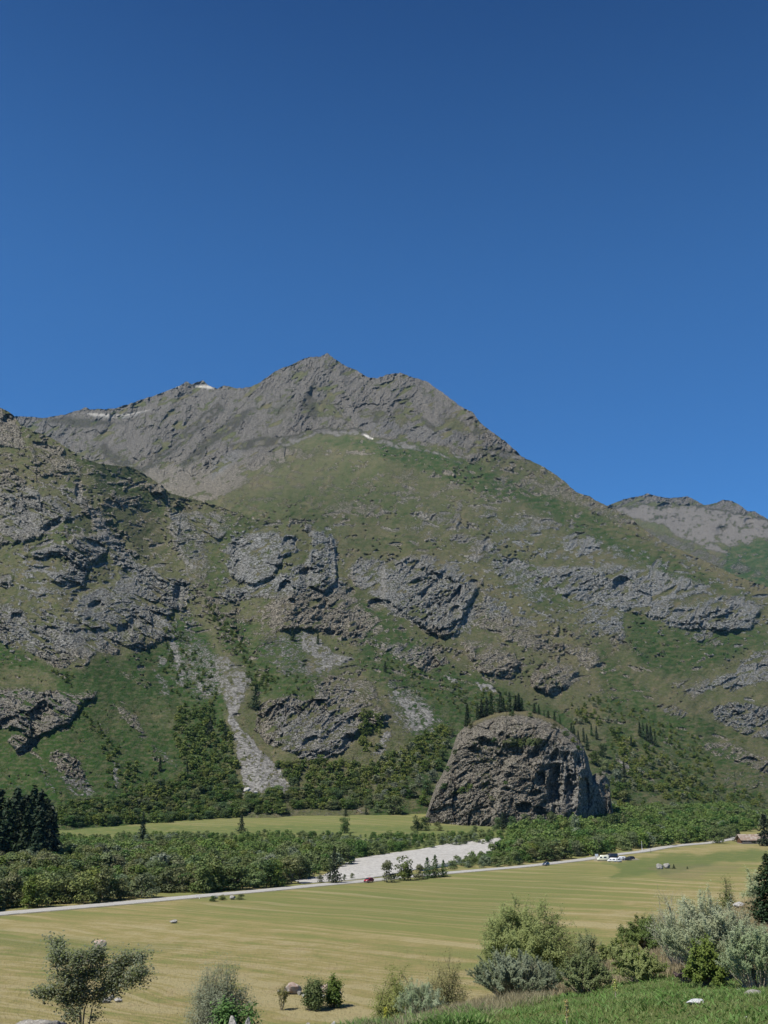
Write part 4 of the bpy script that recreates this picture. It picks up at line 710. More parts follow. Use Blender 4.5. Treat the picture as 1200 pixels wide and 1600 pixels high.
M_BARK = plain('bark', (.14, .115, .09), .9, .1, sc=8, var=.4)
M_TWIG = plain('pale_twig', (.3, .26, .2), .85, .1, sc=8, var=.3)
LEAF_A = leaf('leaf_mid_green', (.09, .128, .034), (.165, .19, .06))
LEAF_B = leaf('leaf_olive', (.095, .115, .04), (.16, .175, .075))
LEAF_C = leaf('leaf_dark', (.052, .09, .024), (.1, .14, .04))
LEAF_S = leaf('leaf_silver', (.115, .14, .08), (.18, .2, .125), gloss=.25)
NEEDLE = leaf('needles', (.014, .026, .011), (.03, .045, .018), trans=.1)
NEEDLE2 = leaf('needles_larch', (.028, .05, .018), (.05, .078, .026), trans=.15)
LEAF_NEW = leaf('leaf_bright', (.05, .12, .018), (.1, .19, .035), trans=.35)
LEAF_SAGE = leaf('leaf_grey_willow', (.22, .27, .14), (.36, .4, .26), gloss=.1, trans=.45)
LEAF_WIL = leaf('leaf_goat_willow', (.15, .215, .035), (.33, .385, .09), gloss=.08, trans=.45, under=(.25, .285, .11))
LEAF_ROW = leaf('leaf_rowan', (.16, .21, .055), (.32, .36, .12), gloss=.25, trans=.45, under=(.17, .19, .12))
LEAF_BRN = leaf('leaf_bronze', (.12, .11, .042), (.2, .17, .065))

def broad_crown(seed, n=620, clumps=13, ls=.5, tall=1.0):
    n = int(n * 1.7); ls *= .74
    """unit crown about 1 tall, 1 wide, base at z=0"""
    rg = np.random.default_rng(seed); cs = []; 
    for i in range(clumps):
        a = rg.uniform(0, 6.28); r = rg.uniform(0, .33) ** 1.0; z = rg.uniform(.2, .86); r *= 1.15 - .9 * abs(z - .42)
        cs.append((r * math.cos(a), r * math.sin(a), z, rg.uniform(.13, .24)))
    cs.append((0, 0, .86 + rg.uniform(0, .05), .13)); cs.append((.2, 0, .16, .2)); cs.append((-.2, .05, .16, .2)); cs.append((0, -.22, .15, .18)); cs = np.array(cs)
    k = rg.choice(len(cs), n, p=cs[:, 3] ** 2 / (cs[:, 3] ** 2).sum()); dirs = rg.normal(size=(n, 3)); dirs /= np.linalg.norm(dirs, axis=1)[:, None]
    dirs[:, 2] = np.abs(dirs[:, 2]) * rg.choice([1, 1, 1, -1], n)
    rad = cs[k, 3] * rg.uniform(.6, 1.12, n) ; P = cs[k, :3] + dirs * rad[:, None] * np.array([1, 1, .8]); P[:, 2] = np.maximum(P[:, 2], .03)
    V, F = leaf_quads(P, dirs + [-.1, -.1, .5], ls * .19, ls * .15, rg)
    V[:, 2] *= tall; return V, F
def trunk_mesh(seed, h=.6, r=.03, n=4):
    rg = np.random.default_rng(seed + 99); P = [bend((0, 0, -.05), (rg.uniform(-.05, .05), rg.uniform(-.05, .05), h), rg, k=5)]; Rr = [np.linspace(r, r * .4, 5)]
    for i in range(n):
        z = rg.uniform(.2, .5); a = rg.uniform(0, 6.28); P.append(bend((0, 0, z * h), (.25 * math.cos(a), .25 * math.sin(a), z * h + .25), rg, k=4)); Rr.append(np.linspace(r * .5, r * .15, 4))
    return tubes(P, Rr, 4)
def conifer_crown(seed, n=900, width=.34, ragged=.25):
    """unit height spruce crown: whorls of drooping boughs made of small needle sprays"""
    rg = np.random.default_rng(seed); Ps, Ds = [], []
    z = .04
    while z < .97:
        w = width * (1 - z) ** .85 * (1 + rg.uniform(-ragged, ragged)) * (1 if z > .12 else .75) + .012; nb = max(4, int(9 * (1 - z) + 3)); a0 = rg.uniform(0, 6.28)
        for b in range(nb):
            a = a0 + b * 6.283 / nb + rg.uniform(-.25, .25); wl = w * rg.uniform(.7, 1.12); m = max(3, int(n * wl * .028)); t = rg.uniform(.1, 1, m) ** .7
            r = t * wl; P = np.stack([r * np.cos(a), r * np.sin(a), z - .22 * r + .08 * wl * t ** 3 + 0 * t], -1) + rg.normal(size=(m, 3)) * wl * .07
            Ps.append(P); Ds.append(np.tile([math.cos(a), math.sin(a), -.35], (m, 1)))
        z += .022 + .028 * (1 - z)
    P = np.concatenate(Ps); D = np.concatenate(Ds); P = np.concatenate([P, [[0, 0, .99]], [[0, 0, .96]]]); D = np.concatenate([D, [[0, 0, 1]], [[0, 0, 1]]])
    return leaf_quads(P, np.array([[0, 0, 1.0]]) + .5 * D, .075, .045, rg, along=D)

def proto_mesh(name, V, F, mat, smooth_f=False):
    o = mesh_np(name, V, F, mat, smooth_f=smooth_f); me = o.data; bpy.data.objects.remove(o); return me
def mk(name, me, parent):
    o = bpy.data.objects.new(name, me); C.objects.link(o); o.parent = parent; KIDS.setdefault(parent.name, []).append(o); return o
LEAF_SPIRE = leaf('leaf_spire', (.07, .11, .035), (.12, .16, .055))
BROAD = []
for i, (mt, n, cl, tall) in enumerate([(LEAF_A, 800, 14, 1.0), (LEAF_B, 800, 12, 1.0), (LEAF_A, 900, 18, 1.05), (LEAF_B, 700, 10, .95), (LEAF_C, 850, 14, 1.0), (LEAF_S, 800, 13, 1.0), (LEAF_A, 800, 11, 1.1), (LEAF_C, 800, 16, 1.0)]):
    V, F = broad_crown(40 + i, n, cl, .5, tall); tv, tf = trunk_mesh(40 + i)
    BROAD.append((proto_mesh('crown', V, F, mt), proto_mesh('trunk', tv, tf, M_BARK), V, F, i))
CONI = []
for i, (mt, n, w, rgd) in enumerate([(NEEDLE, 1100, .2, .25), (NEEDLE, 1200, .24, .3), (NEEDLE2, 1000, .17, .3), (NEEDLE, 900, .3, .4)]):
    V, F = conifer_crown(70 + i, n, w, rgd); tv, tf = tubes([np.array([[0, 0, -.03], [0, 0, .5], [0, 0, .98]])], [np.array([.016, .009, .001])], 5)
    CONI.append((proto_mesh('crown', V, F, mt), proto_mesh('trunk', tv, tf, M_BARK)))
rnd_ = random.Random(5)
def plant(name, protos, loc, h, w, label, cat, group, k=None, trunk=True):
    p = protos[rnd_.randrange(len(protos)) if k is None else k]
    r = empty(name, loc, rnd_.uniform(0, 6.28)); r.scale = (w, w, h)
    mk('crown', p[0], r)
    if trunk: mk('trunk', p[1], r)
    return tag(r, label, cat, group)

# ------------------------------------------------------------------ valley woodland: every tree along the front is its own, the mass behind is one
road_px = np.array([to_px(p[0], p[1], 0) for p in ROAD])
def road_y(px): return np.interp(px, road_px[:, 0], road_px[:, 1])
WOOD = [(-160, 1440), (0, 1424), (300, 1397), (430, 1386.5), (470, 1376), (505, 1367), (535, 1352), (580, 1338), (640, 1329), (700, 1322), (782, 1318.5), (788, 1329), (748, 1342), (705, 1351), (690, 1362), (800, 1352), (850, 1346.5), (925, 1337.5), (1000, 1327), (1060, 1319), (1112, 1313), (1150, 1309), (1240, 1303), (1240, 1240), (1120, 1262), (1040, 1262), (960, 1255), (955, 1275), (900, 1283), (800, 1303), (700, 1310), (600, 1308), (420, 1307), (330, 1307), (250, 1306), (150, 1308), (90, 1312), (-160, 1318)]
CLEAR = [[(150, 1352), (185, 1347), (200, 1352), (170, 1358)], [(420, 1338), (450, 1335), (460, 1340), (430, 1344)], [(318, 1321), (345, 1319), (405, 1318), (408, 1326), (360, 1330), (325, 1328)], [(1168, 1256), (1210, 1250), (1210, 1276), (1172, 1278)], [(1150, 1300), (1230, 1296), (1230, 1312), (1146, 1314)], [(895, 1280), (930, 1276), (930, 1285), (895, 1287)]]
pts = []
rg = np.random.default_rng(3)
y = 235.0
while y < 1250:
    sp = 4.5 + max(0, y - 250) * .004
    xs = np.arange(-.55 * y, .46 * y, sp)
    for x in xs:
        X = x + rg.uniform(-.5, .5) * sp; Y = y + rg.uniform(-.5, .5) * sp; Z = float(G(X, Y)); a, b = to_px(X, Y, Z)
        pts.append((X, Y, Z, a, b))
    y += sp
pts = np.array(pts); inw = in_poly(pts[:, 3], pts[:, 4], WOOD, .6) > .5
for c in CLEAR: inw &= in_poly(pts[:, 3], pts[:, 4], c, .6) < .5
pts = pts[inw]; pts = pts[np.argsort(pts[:, 1])]
dens = fbm(pts[:, 0], pts[:, 1], 40, 3, 77) ; keep = (rg.uniform(size=len(pts)) < .85 + 1.1 * dens)
pts = pts[keep]
hts = np.clip(6.0 + pts[:, 1] * .0015 + 5 * fbm(pts[:, 0], pts[:, 1], 34, 3, 78) + rg.normal(size=len(pts)) * 1.1, 3.6, 10)
hts = hts * np.where((pts[:, 3] > 600) & (pts[:, 3] < 800) & (pts[:, 4] > 1338), .5, 1.0) * (1 - .45 * smooth(480, 640, pts[:, 1]) * (pts[:, 3] < 800))
front = rg.uniform(size=len(pts)) * 0 + (pts[:, 1])
vis = (pts[:, 3] > -15) & (pts[:, 3] < 1215)
score = hts / pts[:, 1] * (1 + .25 * (road_y(pts[:, 3]) - pts[:, 4] < 9))
order = np.argsort(-(score * vis)); own = order[:300]; rest = order[300:]
toneB = fbm(pts[:, 0], pts[:, 1], 55, 3, 80) + rg.normal(size=len(pts)) * .22
def kind_of(i):
    t = toneB[i] + (-.1 if pts[i, 3] > 780 else .05)
    return (rg.choice([0, 2, 6]) if t < -.12 else rg.choice([4, 7, 0]) if t < .05 else rg.choice([1, 3]) if t < .4 else rg.choice([5, 1]))
for i in own:
    x, y, z, a, b = pts[i]; h = hts[i]; k = int(kind_of(i))
    tone = {0: 'mid-green', 1: 'olive', 2: 'bushy green', 3: 'broad olive', 4: 'dark green', 5: 'silvery grey', 6: 'upright green', 7: 'deep green'}[k]
    sec = ('at the far left' if a < 70 else 'right of the left road end' if a < 150 else 'above the windblown tree' if a < 230 else 'behind the marker posts' if a < 330 else 'behind the roadside stones' if a < 420 else 'left of the shingle bank' if a < 600 else
           'right of the shingle bank' if a < 800 else 'behind the parked vans' if a < 980 else 'near the long building')
    plant('broadleaf_tree', BROAD, (x, y, z), h, h * rg.uniform(.95, 1.45), ('tall ' if h > 7.2 else 'low ' if h < 5.2 else '') + tone + ' tree in the woodland front ' + sec, 'tree', 'woodland front trees ' + sec, k=k)
def mass(name, idx, P, H, kinds, label, cat, nmax, group=None, wide=(1.0, 1.5)):
    out = {}
    for j in idx:
        out.setdefault(int(kinds[j]), []).append(j)
    Vs, Fs, Ms, off = [], [], [], 0; mats = [b[0].materials[0] for b in BROAD]
    for k, js in out.items():
        V0, F0 = BROAD[k][2], BROAD[k][3]; nq = min(nmax, len(F0)); Q = V0.reshape(-1, 4, 3)[:nq].copy()
        c = Q.mean(1, keepdims=True); Q = c + (Q - c) * math.sqrt(len(F0) / nq)
        for j in js:
            a = rg.uniform(0, 6.28); ca, sa = math.cos(a), math.sin(a); w = H[j] * rg.uniform(*wide); q = Q.reshape(-1, 3) * [w, w, H[j]]
            q = np.stack([q[:, 0] * ca - q[:, 1] * sa, q[:, 0] * sa + q[:, 1] * ca, q[:, 2]], -1) + P[j]
            Vs.append(q); Fs.append(np.arange(len(q)).reshape(-1, 4) + off); Ms.append(np.full(nq, k)); off += len(q)
    o = mesh_np(name, np.concatenate(Vs), np.concatenate(Fs), mats=mats, midx=np.concatenate(Ms), smooth_f=False)
    return tag(o, label, cat, group, 'stuff')
kinds = np.array([kind_of(i) for i in range(len(pts))])
mass('woodland', rest, pts[:, :3], hts, kinds, 'dense green woodland filling the valley floor behind the road', 'woodland', 640)
print('WOOD', len(pts))

# ------------------------------------------------------------------ shrubs and trees on the slopes
BUSHES = [ # polygon, spacing px, height m, dark weight
 ([(85, 1292), (90, 1262), (150, 1252), (200, 1245), (240, 1232), (300, 1215), (345, 1205), (380, 1238), (450, 1232), (470, 1240), (560, 1238), (600, 1232), (640, 1218), (640, 1250), (600, 1262), (560, 1264), (470, 1266), (340, 1280), (200, 1290)], 7.0, 8.0),
 ([(430, 1200), (470, 1190), (560, 1195), (620, 1180), (660, 1150), (700, 1130), (705, 1165), (690, 1200), (660, 1215), (620, 1225), (560, 1235), (470, 1240), (440, 1225)], 7.0, 7.0),
 ([(280, 1100), (335, 1110), (360, 1150), (372, 1210), (345, 1230), (290, 1200), (270, 1150)], 8.0, 7.0),
 ([(250, 955), (275, 975), (300, 1000), (330, 1040), (345, 1090), (330, 1110), (280, 1100), (250, 1060), (255, 1010)], 11.0, 5.0),
 ([(320, 940), (335, 945), (362, 985), (385, 1010), (400, 1050), (440, 1060), (420, 1085), (395, 1085), (380, 1040), (355, 1005), (330, 970)], 7.5, 5.0),
 ([(440, 1050), (500, 1060), (490, 1095), (440, 1092)], 12, 3.5), ([(570, 990), (610, 1030), (700, 1060), (740, 1090), (700, 1110), (640, 1080), (590, 1040)], 11, 4.0),
 ([(700, 1070), (820, 1085), (830, 1105), (720, 1125)], 10, 5.5), ([(565, 1115), (600, 1125), (600, 1170), (570, 1180), (560, 1150)], 8.5, 7.0),
 ([(885, 1100), (915, 1105), (960, 1130), (990, 1160), (1010, 1190), (1000, 1215), (960, 1210), (930, 1230), (925, 1190), (910, 1150)], 8.0, 7.0),
 ([(990, 1160), (1050, 1185), (1080, 1210), (1110, 1250), (1060, 1256), (1000, 1235), (960, 1250), (950, 1215), (1010, 1215)], 8.0, 7.0),
 ([(1060, 1210), (1120, 1228), (1200, 1248), (1200, 1262), (1100, 1262)], 8.5, 6.0),
 ([(900, 1085), (960, 1098), (1010, 1120), (1060, 1140), (1110, 1165), (1100, 1185), (1050, 1165), (990, 1135), (940, 1112)], 9, 5.0),
 ([(1040, 1160), (1110, 1190), (1120, 1215), (1080, 1215)], 8, 6.0), ([(1130, 1080), (1180, 1095), (1180, 1110), (1140, 1105)], 10, 4.5),
 ([(125, 1105), (180, 1160), (190, 1190), (170, 1190), (140, 1140), (120, 1110)], 8, 4.0), ([(75, 1040), (120, 1062), (118, 1080), (80, 1050)], 8, 4.0),
 ([(920, 1270), (980, 1255), (1010, 1262), (960, 1285), (900, 1285)], 7, 7.0), ([(150, 1180), (240, 1200), (260, 1240), (170, 1240)], 13, 5.0)]
bp = []
for poly, sp, h in BUSHES:
    P = np.array(poly); sp *= .82; xs = np.arange(P[:, 0].min(), P[:, 0].max(), sp * 1.25); ys = np.arange(P[:, 1].min(), P[:, 1].max(), sp * .8)
    X, Y = np.meshgrid(xs, ys); X = (X + rg.uniform(-.6, .6, X.shape) * sp).ravel(); Y = (Y + rg.uniform(-.5, .5, Y.shape) * sp).ravel()
    m = (in_poly(X + 5 * noise(X / 15, Y / 15, 5), Y, poly, 1) > .5)
    m &= in_poly(X, Y, [(362, 1140), (395, 1158), (428, 1192), (462, 1236), (376, 1243), (374, 1200)], 2) < .5
    for a, b in zip(X[m], Y[m]):
        if rg.uniform() < .85 + 1.1 * float(noise(np.array(a / 22), np.array(b / 16), 91)): bp.append((a, b, h * rg.uniform(.6, 1.25)))
# scattered scrub on the turf
for _ in range(900):
    a = rg.uniform(0, 1200); b = rg.uniform(930, 1260)
    if 640 < a < 985 and b > 1105: continue
    if rg.uniform() > .25 + .75 * smooth(960, 1150, b) or noise(np.array(a / 60), np.array(b / 40), 66) < -.05: continue
    if in_poly(np.array([a]), np.array([b]), [(0, 1290), (90, 1262), (600, 1262), (800, 1300), (0, 1320)], 2)[0] > .5: continue
    bp.append((a, b, rg.uniform(.9, 2.8)))
BPX = np.array([p[:2] for p in bp]); BH = np.array([p[2] for p in bp]); BP = np.array([slope_pt(a, b) for a, b in BPX])
BP[:, 2] -= .25 * BH * .5
kn = np.array([(640 < a < 975 and b > 1108) for a, b in BPX]) & (BP[:, 1] > 760)
ok = ~((BPX[:, 0] > 700) & (BPX[:, 0] < 955) & (BPX[:, 1] > 1135) & (BPX[:, 1] < 1290)); BPX, BH, BP = BPX[ok], BH[ok], BP[ok]
bk = np.array([int(rg.choice([4, 7, 0, 4, 1, 7, 2] if BPX[i, 0] < 560 else [4, 0, 1, 7, 2, 5, 0])) for i in range(len(BP))])
big = np.argsort(-(BH / BP[:, 1])); 
seen = [i for i in big if BPX[i, 0] > -5 and BPX[i, 0] < 1205]
ownb = seen[:290]; so = set(ownb); restb = [i for i in range(len(BP)) if i not in so]
for i in ownb:
    a, b = BPX[i]
    where = ('at the foot of the left spur beside the dark grove' if a < 160 else 'under the green flank of the left spur' if a < 270 else 'beside the foot of the scree fan' if a < 400 else 'right below the toe of the scree fan' if a < 500 else 'on the wooded bank behind the far meadow' if a < 620 else 'on the bank left of the rock knob') if a < 700 else 'on the slope right of the rock knob'
    tone = {0: 'mid-green', 1: 'olive', 2: 'lively green', 3: 'broad olive', 4: 'dark green', 5: 'silvery', 6: 'green', 7: 'deep green'}[int(bk[i])]
    plant('slope_bush', BROAD, tuple(BP[i]), BH[i] * .8, BH[i] * rg.uniform(1.0, 1.5), tone + ' rounded bush ' + where, 'bush', 'bushes ' + where, k=int(bk[i]), trunk=False)
mass('slope_scrub', restb, BP, BH, bk, 'low green scrub scattered over the mountain slopes', 'scrub', 260, wide=(.9, 1.4))
print('BUSH', len(BP))

def conifer_at(px, yb, yt, label, group=None, k=0, wide=1.0, P=None, name='conifer_tree', cat='conifer'):
    p = Vector(P) if P is not None else slope_pt(px, yb); h = (yb - yt) * mpp((yb + yt) / 2, p.y)[1]
    return plant(name, CONI, (p.x, p.y, p.z - .2), h, h * wide, label, cat, group, k=k)
# dark grove at the left edge
for i, (a, d, yt) in enumerate([(-30, 480, 1238), (-10, 490, 1230), (4, 470, 1246), (18, 485, 1228), (31, 470, 1238), (44, 480, 1227), (55, 462, 1233), (65, 475, 1244), (73, 455, 1254), (80, 470, 1268), (10, 455, 1262), (36, 450, 1255), (58, 446, 1262), (-16, 450, 1262)]):
    x, y, z = on_ground(a, d); yb = to_px(x, y, z)[1]; h = (yb - yt) * mpp((yb + yt) / 2, y)[1]
    plant('spruce_tree', CONI, (x, y, z), h, h * rg.uniform(1.15, 1.4), ('front' if d < 458 else 'tallest' if yt < 1235 else 'left-hand' if a < 25 else 'right-hand') + ' dark spruce in the dense grove at the left edge', 'spruce tree', 'spruces of the grove at the left edge', k=[0, 1, 0][i % 3])
# on and beside the knob
KT = [(730, 1132, 1097), (746, 1120, 1092), (753, 1116, 1086), (761, 1114, 1083), (768, 1115, 1080), (782, 1111, 1079), (787, 1112, 1090), (797, 1110, 1078), (806, 1109, 1083), (811, 1109, 1080), (816, 1110, 1088), (835, 1112, 1095), (842, 1113, 1097), (850, 1114, 1104), (857, 1116, 1103), (866, 1120, 1104), (875, 1124, 1110)]
for i, (a, yb, yt) in enumerate(KT):
    p = on_sheet(KN, a, max(yb, np.interp(a, KN['cols'], KN['ty']) + 1))
    lab = 'dark conifer on top of the rock knob' if 740 < a < 820 else 'small conifer on the right shoulder of the rock knob'
    if a == 730: conifer_at(a, yb, yt, 'lone dark conifer at the left shoulder of the rock knob', None, 0, 1.1, P=p)
    else: conifer_at(a, yb, yt, lab, 'conifers on top of the rock knob' if a < 820 else 'conifers on the right shoulder of the knob', [0, 2, 1][i % 3], 1.1, P=p)
SOLO = [(250, 1204, 1182, 'dark spruce beside the pale stones low on the left spur', 0, 1.1), (291, 1217, 1188, 'tall dark spruce low on the left spur, left of the scree fan', 2, 1.0), (254, 1248, 1216, 'spruce at the foot of the left spur above the bushes', 2, .95),
 (399, 1108, 1068, 'broad dark larch beside the head of the scree fan', 3, 1.1), (458, 1000, 978, 'small conifer under the tall crag', 2, 1.2), (497, 1006, 986, 'thin conifer on the ledge right below the crag', 2, 1.0), (327, 1150, 1118, 'dark conifer left of the scree gully', 3, .9), (352, 1156, 1130, 'conifer right beside the scree gully', 3, .9),
 (128, 758, 742, 'dark conifer against the high outcrop of the left spur', 0, 1.3), (136, 765, 745, 'right one of two conifers high on the left spur', 0, 1.3), (602, 1050, 1032, 'lone conifer on the grass band below the right crag', 0, 1.0),
 (222, 1314, 1268, 'ragged dark spruce at the edge of the far meadow', 0, .95), (377, 1302, 1273, 'dark tree standing at the near edge of the far meadow', 3, 1.2), (786, 1296, 1268, 'dark conifer in front of the foot of the rock knob', 3, 1.2),
 (540, 1276, 1261, 'small conical tree standing in the far meadow', 3, 1.3), (572, 1272, 1260, 'smallest conical tree in the far meadow', 3, 1.2)]
for a, yb, yt, lab, k, w in SOLO: conifer_at(a, yb, yt, lab, None, k, w)
for a, yb, yt, k in [(893, 1150, 1128, 0), (898, 1158, 1132, 2), (904, 1165, 1140, 0), (912, 1160, 1136, 2), (918, 1172, 1146, 0), (1000, 1150, 1126, 0), (1006, 1154, 1128, 2), (1012, 1158, 1130, 0), (1018, 1162, 1134, 0), (1024, 1166, 1142, 2), (986, 1166, 1148, 0), (924, 1150, 1130, 2), (932, 1156, 1134, 0), (976, 1215, 1188, 0)]:
    rr = 'right flank of the rock knob' if a < 960 else 'little ridge right of the rock knob'
    conifer_at(a, yb, yt, 'dark conifer on the ' + rr, 'conifers on the ' + rr, k, .95)
# single broadleaf trees that stand out
def broad_at(px, yb, yt, w, label, k, P=None, name='broadleaf_tree', cat='tree', group=None, trunk=True):
    p = Vector(P) if P is not None else Vector(gpt(px, yb)); h = (yb - yt) * mpp((yb + yt) / 2, p.y)[1]; wd = w * mpp(yb, p.y)[0]
    return plant(name, BROAD, (p.x, p.y, p.z), h, wd, label, cat, group, k=k, trunk=trunk)
broad_at(617, 1273, 1243, 40, 'large round dark tree standing at the back of the far meadow', 4)
broad_at(589, 1272, 1256, 20, 'small round tree left of the large one in the far meadow', 0)
broad_at(722, 1276, 1252, 22, 'dark green bush against the left foot of the rock knob', 7, name='bush', cat='bush')
broad_at(700, 1272, 1254, 18, 'olive bush leaning on the left foot of the rock knob', 1, name='bush', cat='bush')
broad_at(538, 1302, 1277, 22, 'dark bushy tree standing up at the near edge of the far meadow', 7)
broad_at(1122, 1318, 1287, 34, 'round tree on a short trunk at the near side of the road', 0)
for a, yb, yt, w, k, lab in [(606, 1379, 1344, 34, 1, 'leftmost airy tree between the shingle bank and the road'), (632, 1376, 1337, 46, 0, 'widest tree between the shingle bank and the road'), (655, 1374, 1350, 26, 1, 'low tree right of the widest one by the shingle bank')]:
    broad_at(a, yb, yt, w, lab, k)
V, F = conifer_crown(75, 900, .3, .45); CONI.append((proto_mesh('crown', V, F, LEAF_SPIRE), CONI[0][1]))
for a, yb, yt, lab in [(668, 1372, 1338, 'narrow pointed tree, left of a pair by the shingle bank'), (680, 1371, 1334, 'narrow pointed tree, taller of the pair by the shingle bank'), (693, 1370, 1342, 'narrow pointed tree right of the pair by the shingle bank')]:
    conifer_at(a, yb, yt, lab, None, 4, 1.15, P=gpt(a, yb), name='young_tree', cat='tree')
conifer_at(522, 1380, 1320, 'tall ragged spruce at the left end of the shingle bank', None, 3, .85, P=gpt(522, 1380), name='spruce_tree', cat='spruce tree')
for a, yb, yt, w, lab in [(538, 1374, 1366, 8, 'small grey-green shrub left on the shingle bank'), (550, 1373, 1364, 10, 'rounder grey-green shrub on the shingle bank'), (500, 1379, 1366, 14, 'shrub at the left tip of the shingle bank')]:
    broad_at(a, yb, yt, w, lab, 5, name='shrub', cat='shrub')
conifer_at(1154, 1315, 1294, 'small dark cone-shaped conifer beside the long building', None, 3, 1.7, P=gpt(1154, 1315))
conifer_at(1197, 1322, 1270, 'tall dark conifer at the right edge in front of the long building', None, 1, 1.4, P=gpt(1197, 1322))
conifer_at(1057, 1360, 1352, 'tiny dark conifer right of the grey boulder in the field', None, 3, 1.6, P=gpt(1053, 1357.5), name='seedling_conifer'); 
conifer_at(1074, 1358, 1353, 'tiny shrub on the heathy mound in the field', None, 3, 1.6, P=gpt(1074, 1358), name='low_shrub', cat='shrub')
for a, yb, yt, w, k, lab in [(332, 1409, 1400, 18, 7, 'dark bush left in the roadside patch of stones'), (347, 1407, 1398, 18, 0, 'green bush in the middle of the roadside patch of stones'), (376, 1406, 1397, 16, 1, 'brownish bush right in the roadside patch of stones')]:
    broad_at(a, yb, yt, w, lab, k, name='shrub', cat='shrub')

FOOT = [(776, 1296, 20, 22, 7), (800, 1294, 24, 24, 4), (822, 1292, 26, 30, 0), (843, 1290, 26, 28, 4), (862, 1290, 24, 34, 1), (880, 1290, 26, 26, 0), (898, 1288, 22, 30, 5), (914, 1286, 24, 22, 0), (930, 1286, 26, 24, 1), (946, 1284, 26, 28, 4), (962, 1284, 28, 34, 7), (976, 1282, 26, 36, 0), (968, 1262, 22, 30, 4), (684, 1284, 18, 14, 1), (742, 1290, 12, 10, 4), (664, 1276, 24, 22, 4), (650, 1272, 26, 24, 0)]
for i, (a, yb, w, hh, k) in enumerate(FOOT):
    broad_at(a, yb, yb - hh, w, ('%s bush hugging the %s foot of the rock knob' % ({0: 'mid-green', 1: 'olive', 4: 'dark green', 5: 'silvery', 7: 'deep green'}[k], 'right' if a > 900 else 'middle' if a > 770 else 'left')), k, name='bush', cat='bush', group='bushes along the foot of the rock knob', P=on_ground(a, 716 if 700 < a < 930 else 728), trunk=False)

KB = [(700, 1205, 9, 4), (712, 1178, 8, 7), (736, 1138, 9, 1), (772, 1158, 7, 4), (800, 1160, 9, 1), (812, 1163, 8, 0), (842, 1160, 8, 4), (866, 1138, 9, 1), (884, 1150, 9, 4), (896, 1160, 9, 0), (905, 1172, 8, 7), (735, 1232, 9, 0), (722, 1236, 8, 4), (842, 1210, 6, 1), (790, 1225, 6, 4), (768, 1250, 7, 1), (693, 1232, 9, 7), (828, 1120, 8, 1), (800, 1118, 7, 4), (938, 1212, 9, 7), (948, 1232, 8, 0), (752, 1190, 6, 1)]
for a, yb, hh, k in KB:
    p = on_sheet(KN, a, yb); broad_at(a, yb, yb - hh, hh * 1.7, 'small %s shrub rooted on a ledge of the rock knob' % {0: 'mid-green', 1: 'olive', 4: 'dark green', 7: 'deep green'}[k], k, name='ledge_shrub', cat='shrub', group='shrubs on the ledges of the rock knob', P=(p.x, p.y - .5, p.z - .4), trunk=False)
FL = [(662, 1258, 24, 0), (668, 1240, 22, 4), (676, 1222, 20, 5), (686, 1204, 18, 4), (692, 1188, 18, 7), (700, 1168, 16, 0), (655, 1230, 20, 5), (645, 1246, 22, 1), (664, 1205, 18, 4), (706, 1150, 14, 1), (930, 1195, 22, 4), (945, 1205, 22, 0), (962, 1225, 24, 5), (968, 1246, 26, 4), (978, 1262, 28, 1), (940, 1182, 20, 7)]
for a, yb, hh, k in FL:
    broad_at(a, yb, yb - hh, hh * 1.15, '%s tree close %s the rock knob' % ({0: 'mid-green', 1: 'olive', 4: 'dark green', 5: 'silvery', 7: 'deep green'}[k], 'against the left side of' if a < 800 else 'against the right side of'), k, group='trees against the sides of the rock knob', P=slope_pt(a, yb))

# ------------------------------------------------------------------ stones
def boulder(px, yb, w, h, label, mat, seed, depth=None, P=None, name='boulder', cat='boulder', group=None, dy=.8, sink=.25, top=None):
    x, y, z_ = P if P is not None else gpt(px, yb)
    mw, mh = mpp(yb, y); W = w * mw; H = h * mh if top is None else CAM_Z + float(ray(px, top)[1]) * y - z_; rg2 = np.random.default_rng(seed)
    n = 48; th = np.linspace(0, 2 * math.pi, n, endpoint=False); ph = np.linspace(-.5, .5, 25) * math.pi
    T, Ph = np.meshgrid(th, ph); d = np.stack([np.cos(Ph) * np.cos(T), np.cos(Ph) * np.sin(T), np.sin(Ph)], -1); r = np.ones(T.shape)
    for _ in range(26):
        nrm = rg2.normal(size=3); nrm /= np.linalg.norm(nrm); c = rg2.uniform(.5, .92); dt = d @ nrm; r = np.where(dt * r > c, c / np.maximum(dt, 1e-3), r)
    r = r * (1 + .10 * fbm(T * 3 + seed, Ph * 3, 1, 3, seed)); r[:, :] = r
    V = d * r[..., None] * [W / 2, W / 2 * dy, H * (1 / (1 - sink)) / 2]; V[..., 2] += H / 2 - sink * H / 2
    i = np.arange(24)[:, None] * n + np.arange(n)[None, :]; j = np.arange(24)[:, None] * n + (np.arange(n)[None, :] + 1) % n
    F = np.stack([i, j, j + n, i + n], -1).reshape(-1, 4)
    o = mesh_np(name, V.reshape(-1, 3), F, mat, smooth_f=False); o.location = (x, y, z_); o.rotation_euler = (0, 0, 0)
    return tag(o, label, cat, group)
ST_GREY = stone_mat('stone_grey', (.2, .19, .17), (.32, .31, .285), (.12, .11, .095))
ST_PALE = stone_mat('stone_pale', (.27, .26, .24), (.4, .39, .365), (.15, .14, .12))
ST_PINK = stone_mat('stone_reddish', (.3, .2, .155), (.34, .31, .28), (.2, .17, .14))
ST_DARK = stone_mat('stone_lichened', (.13, .12, .105), (.24, .225, .2), (.35, .34, .3), 1.4)
ST_WHITE = stone_mat('stone_white', (.4, .41, .41), (.52, .53, .53), (.3, .3, .28))
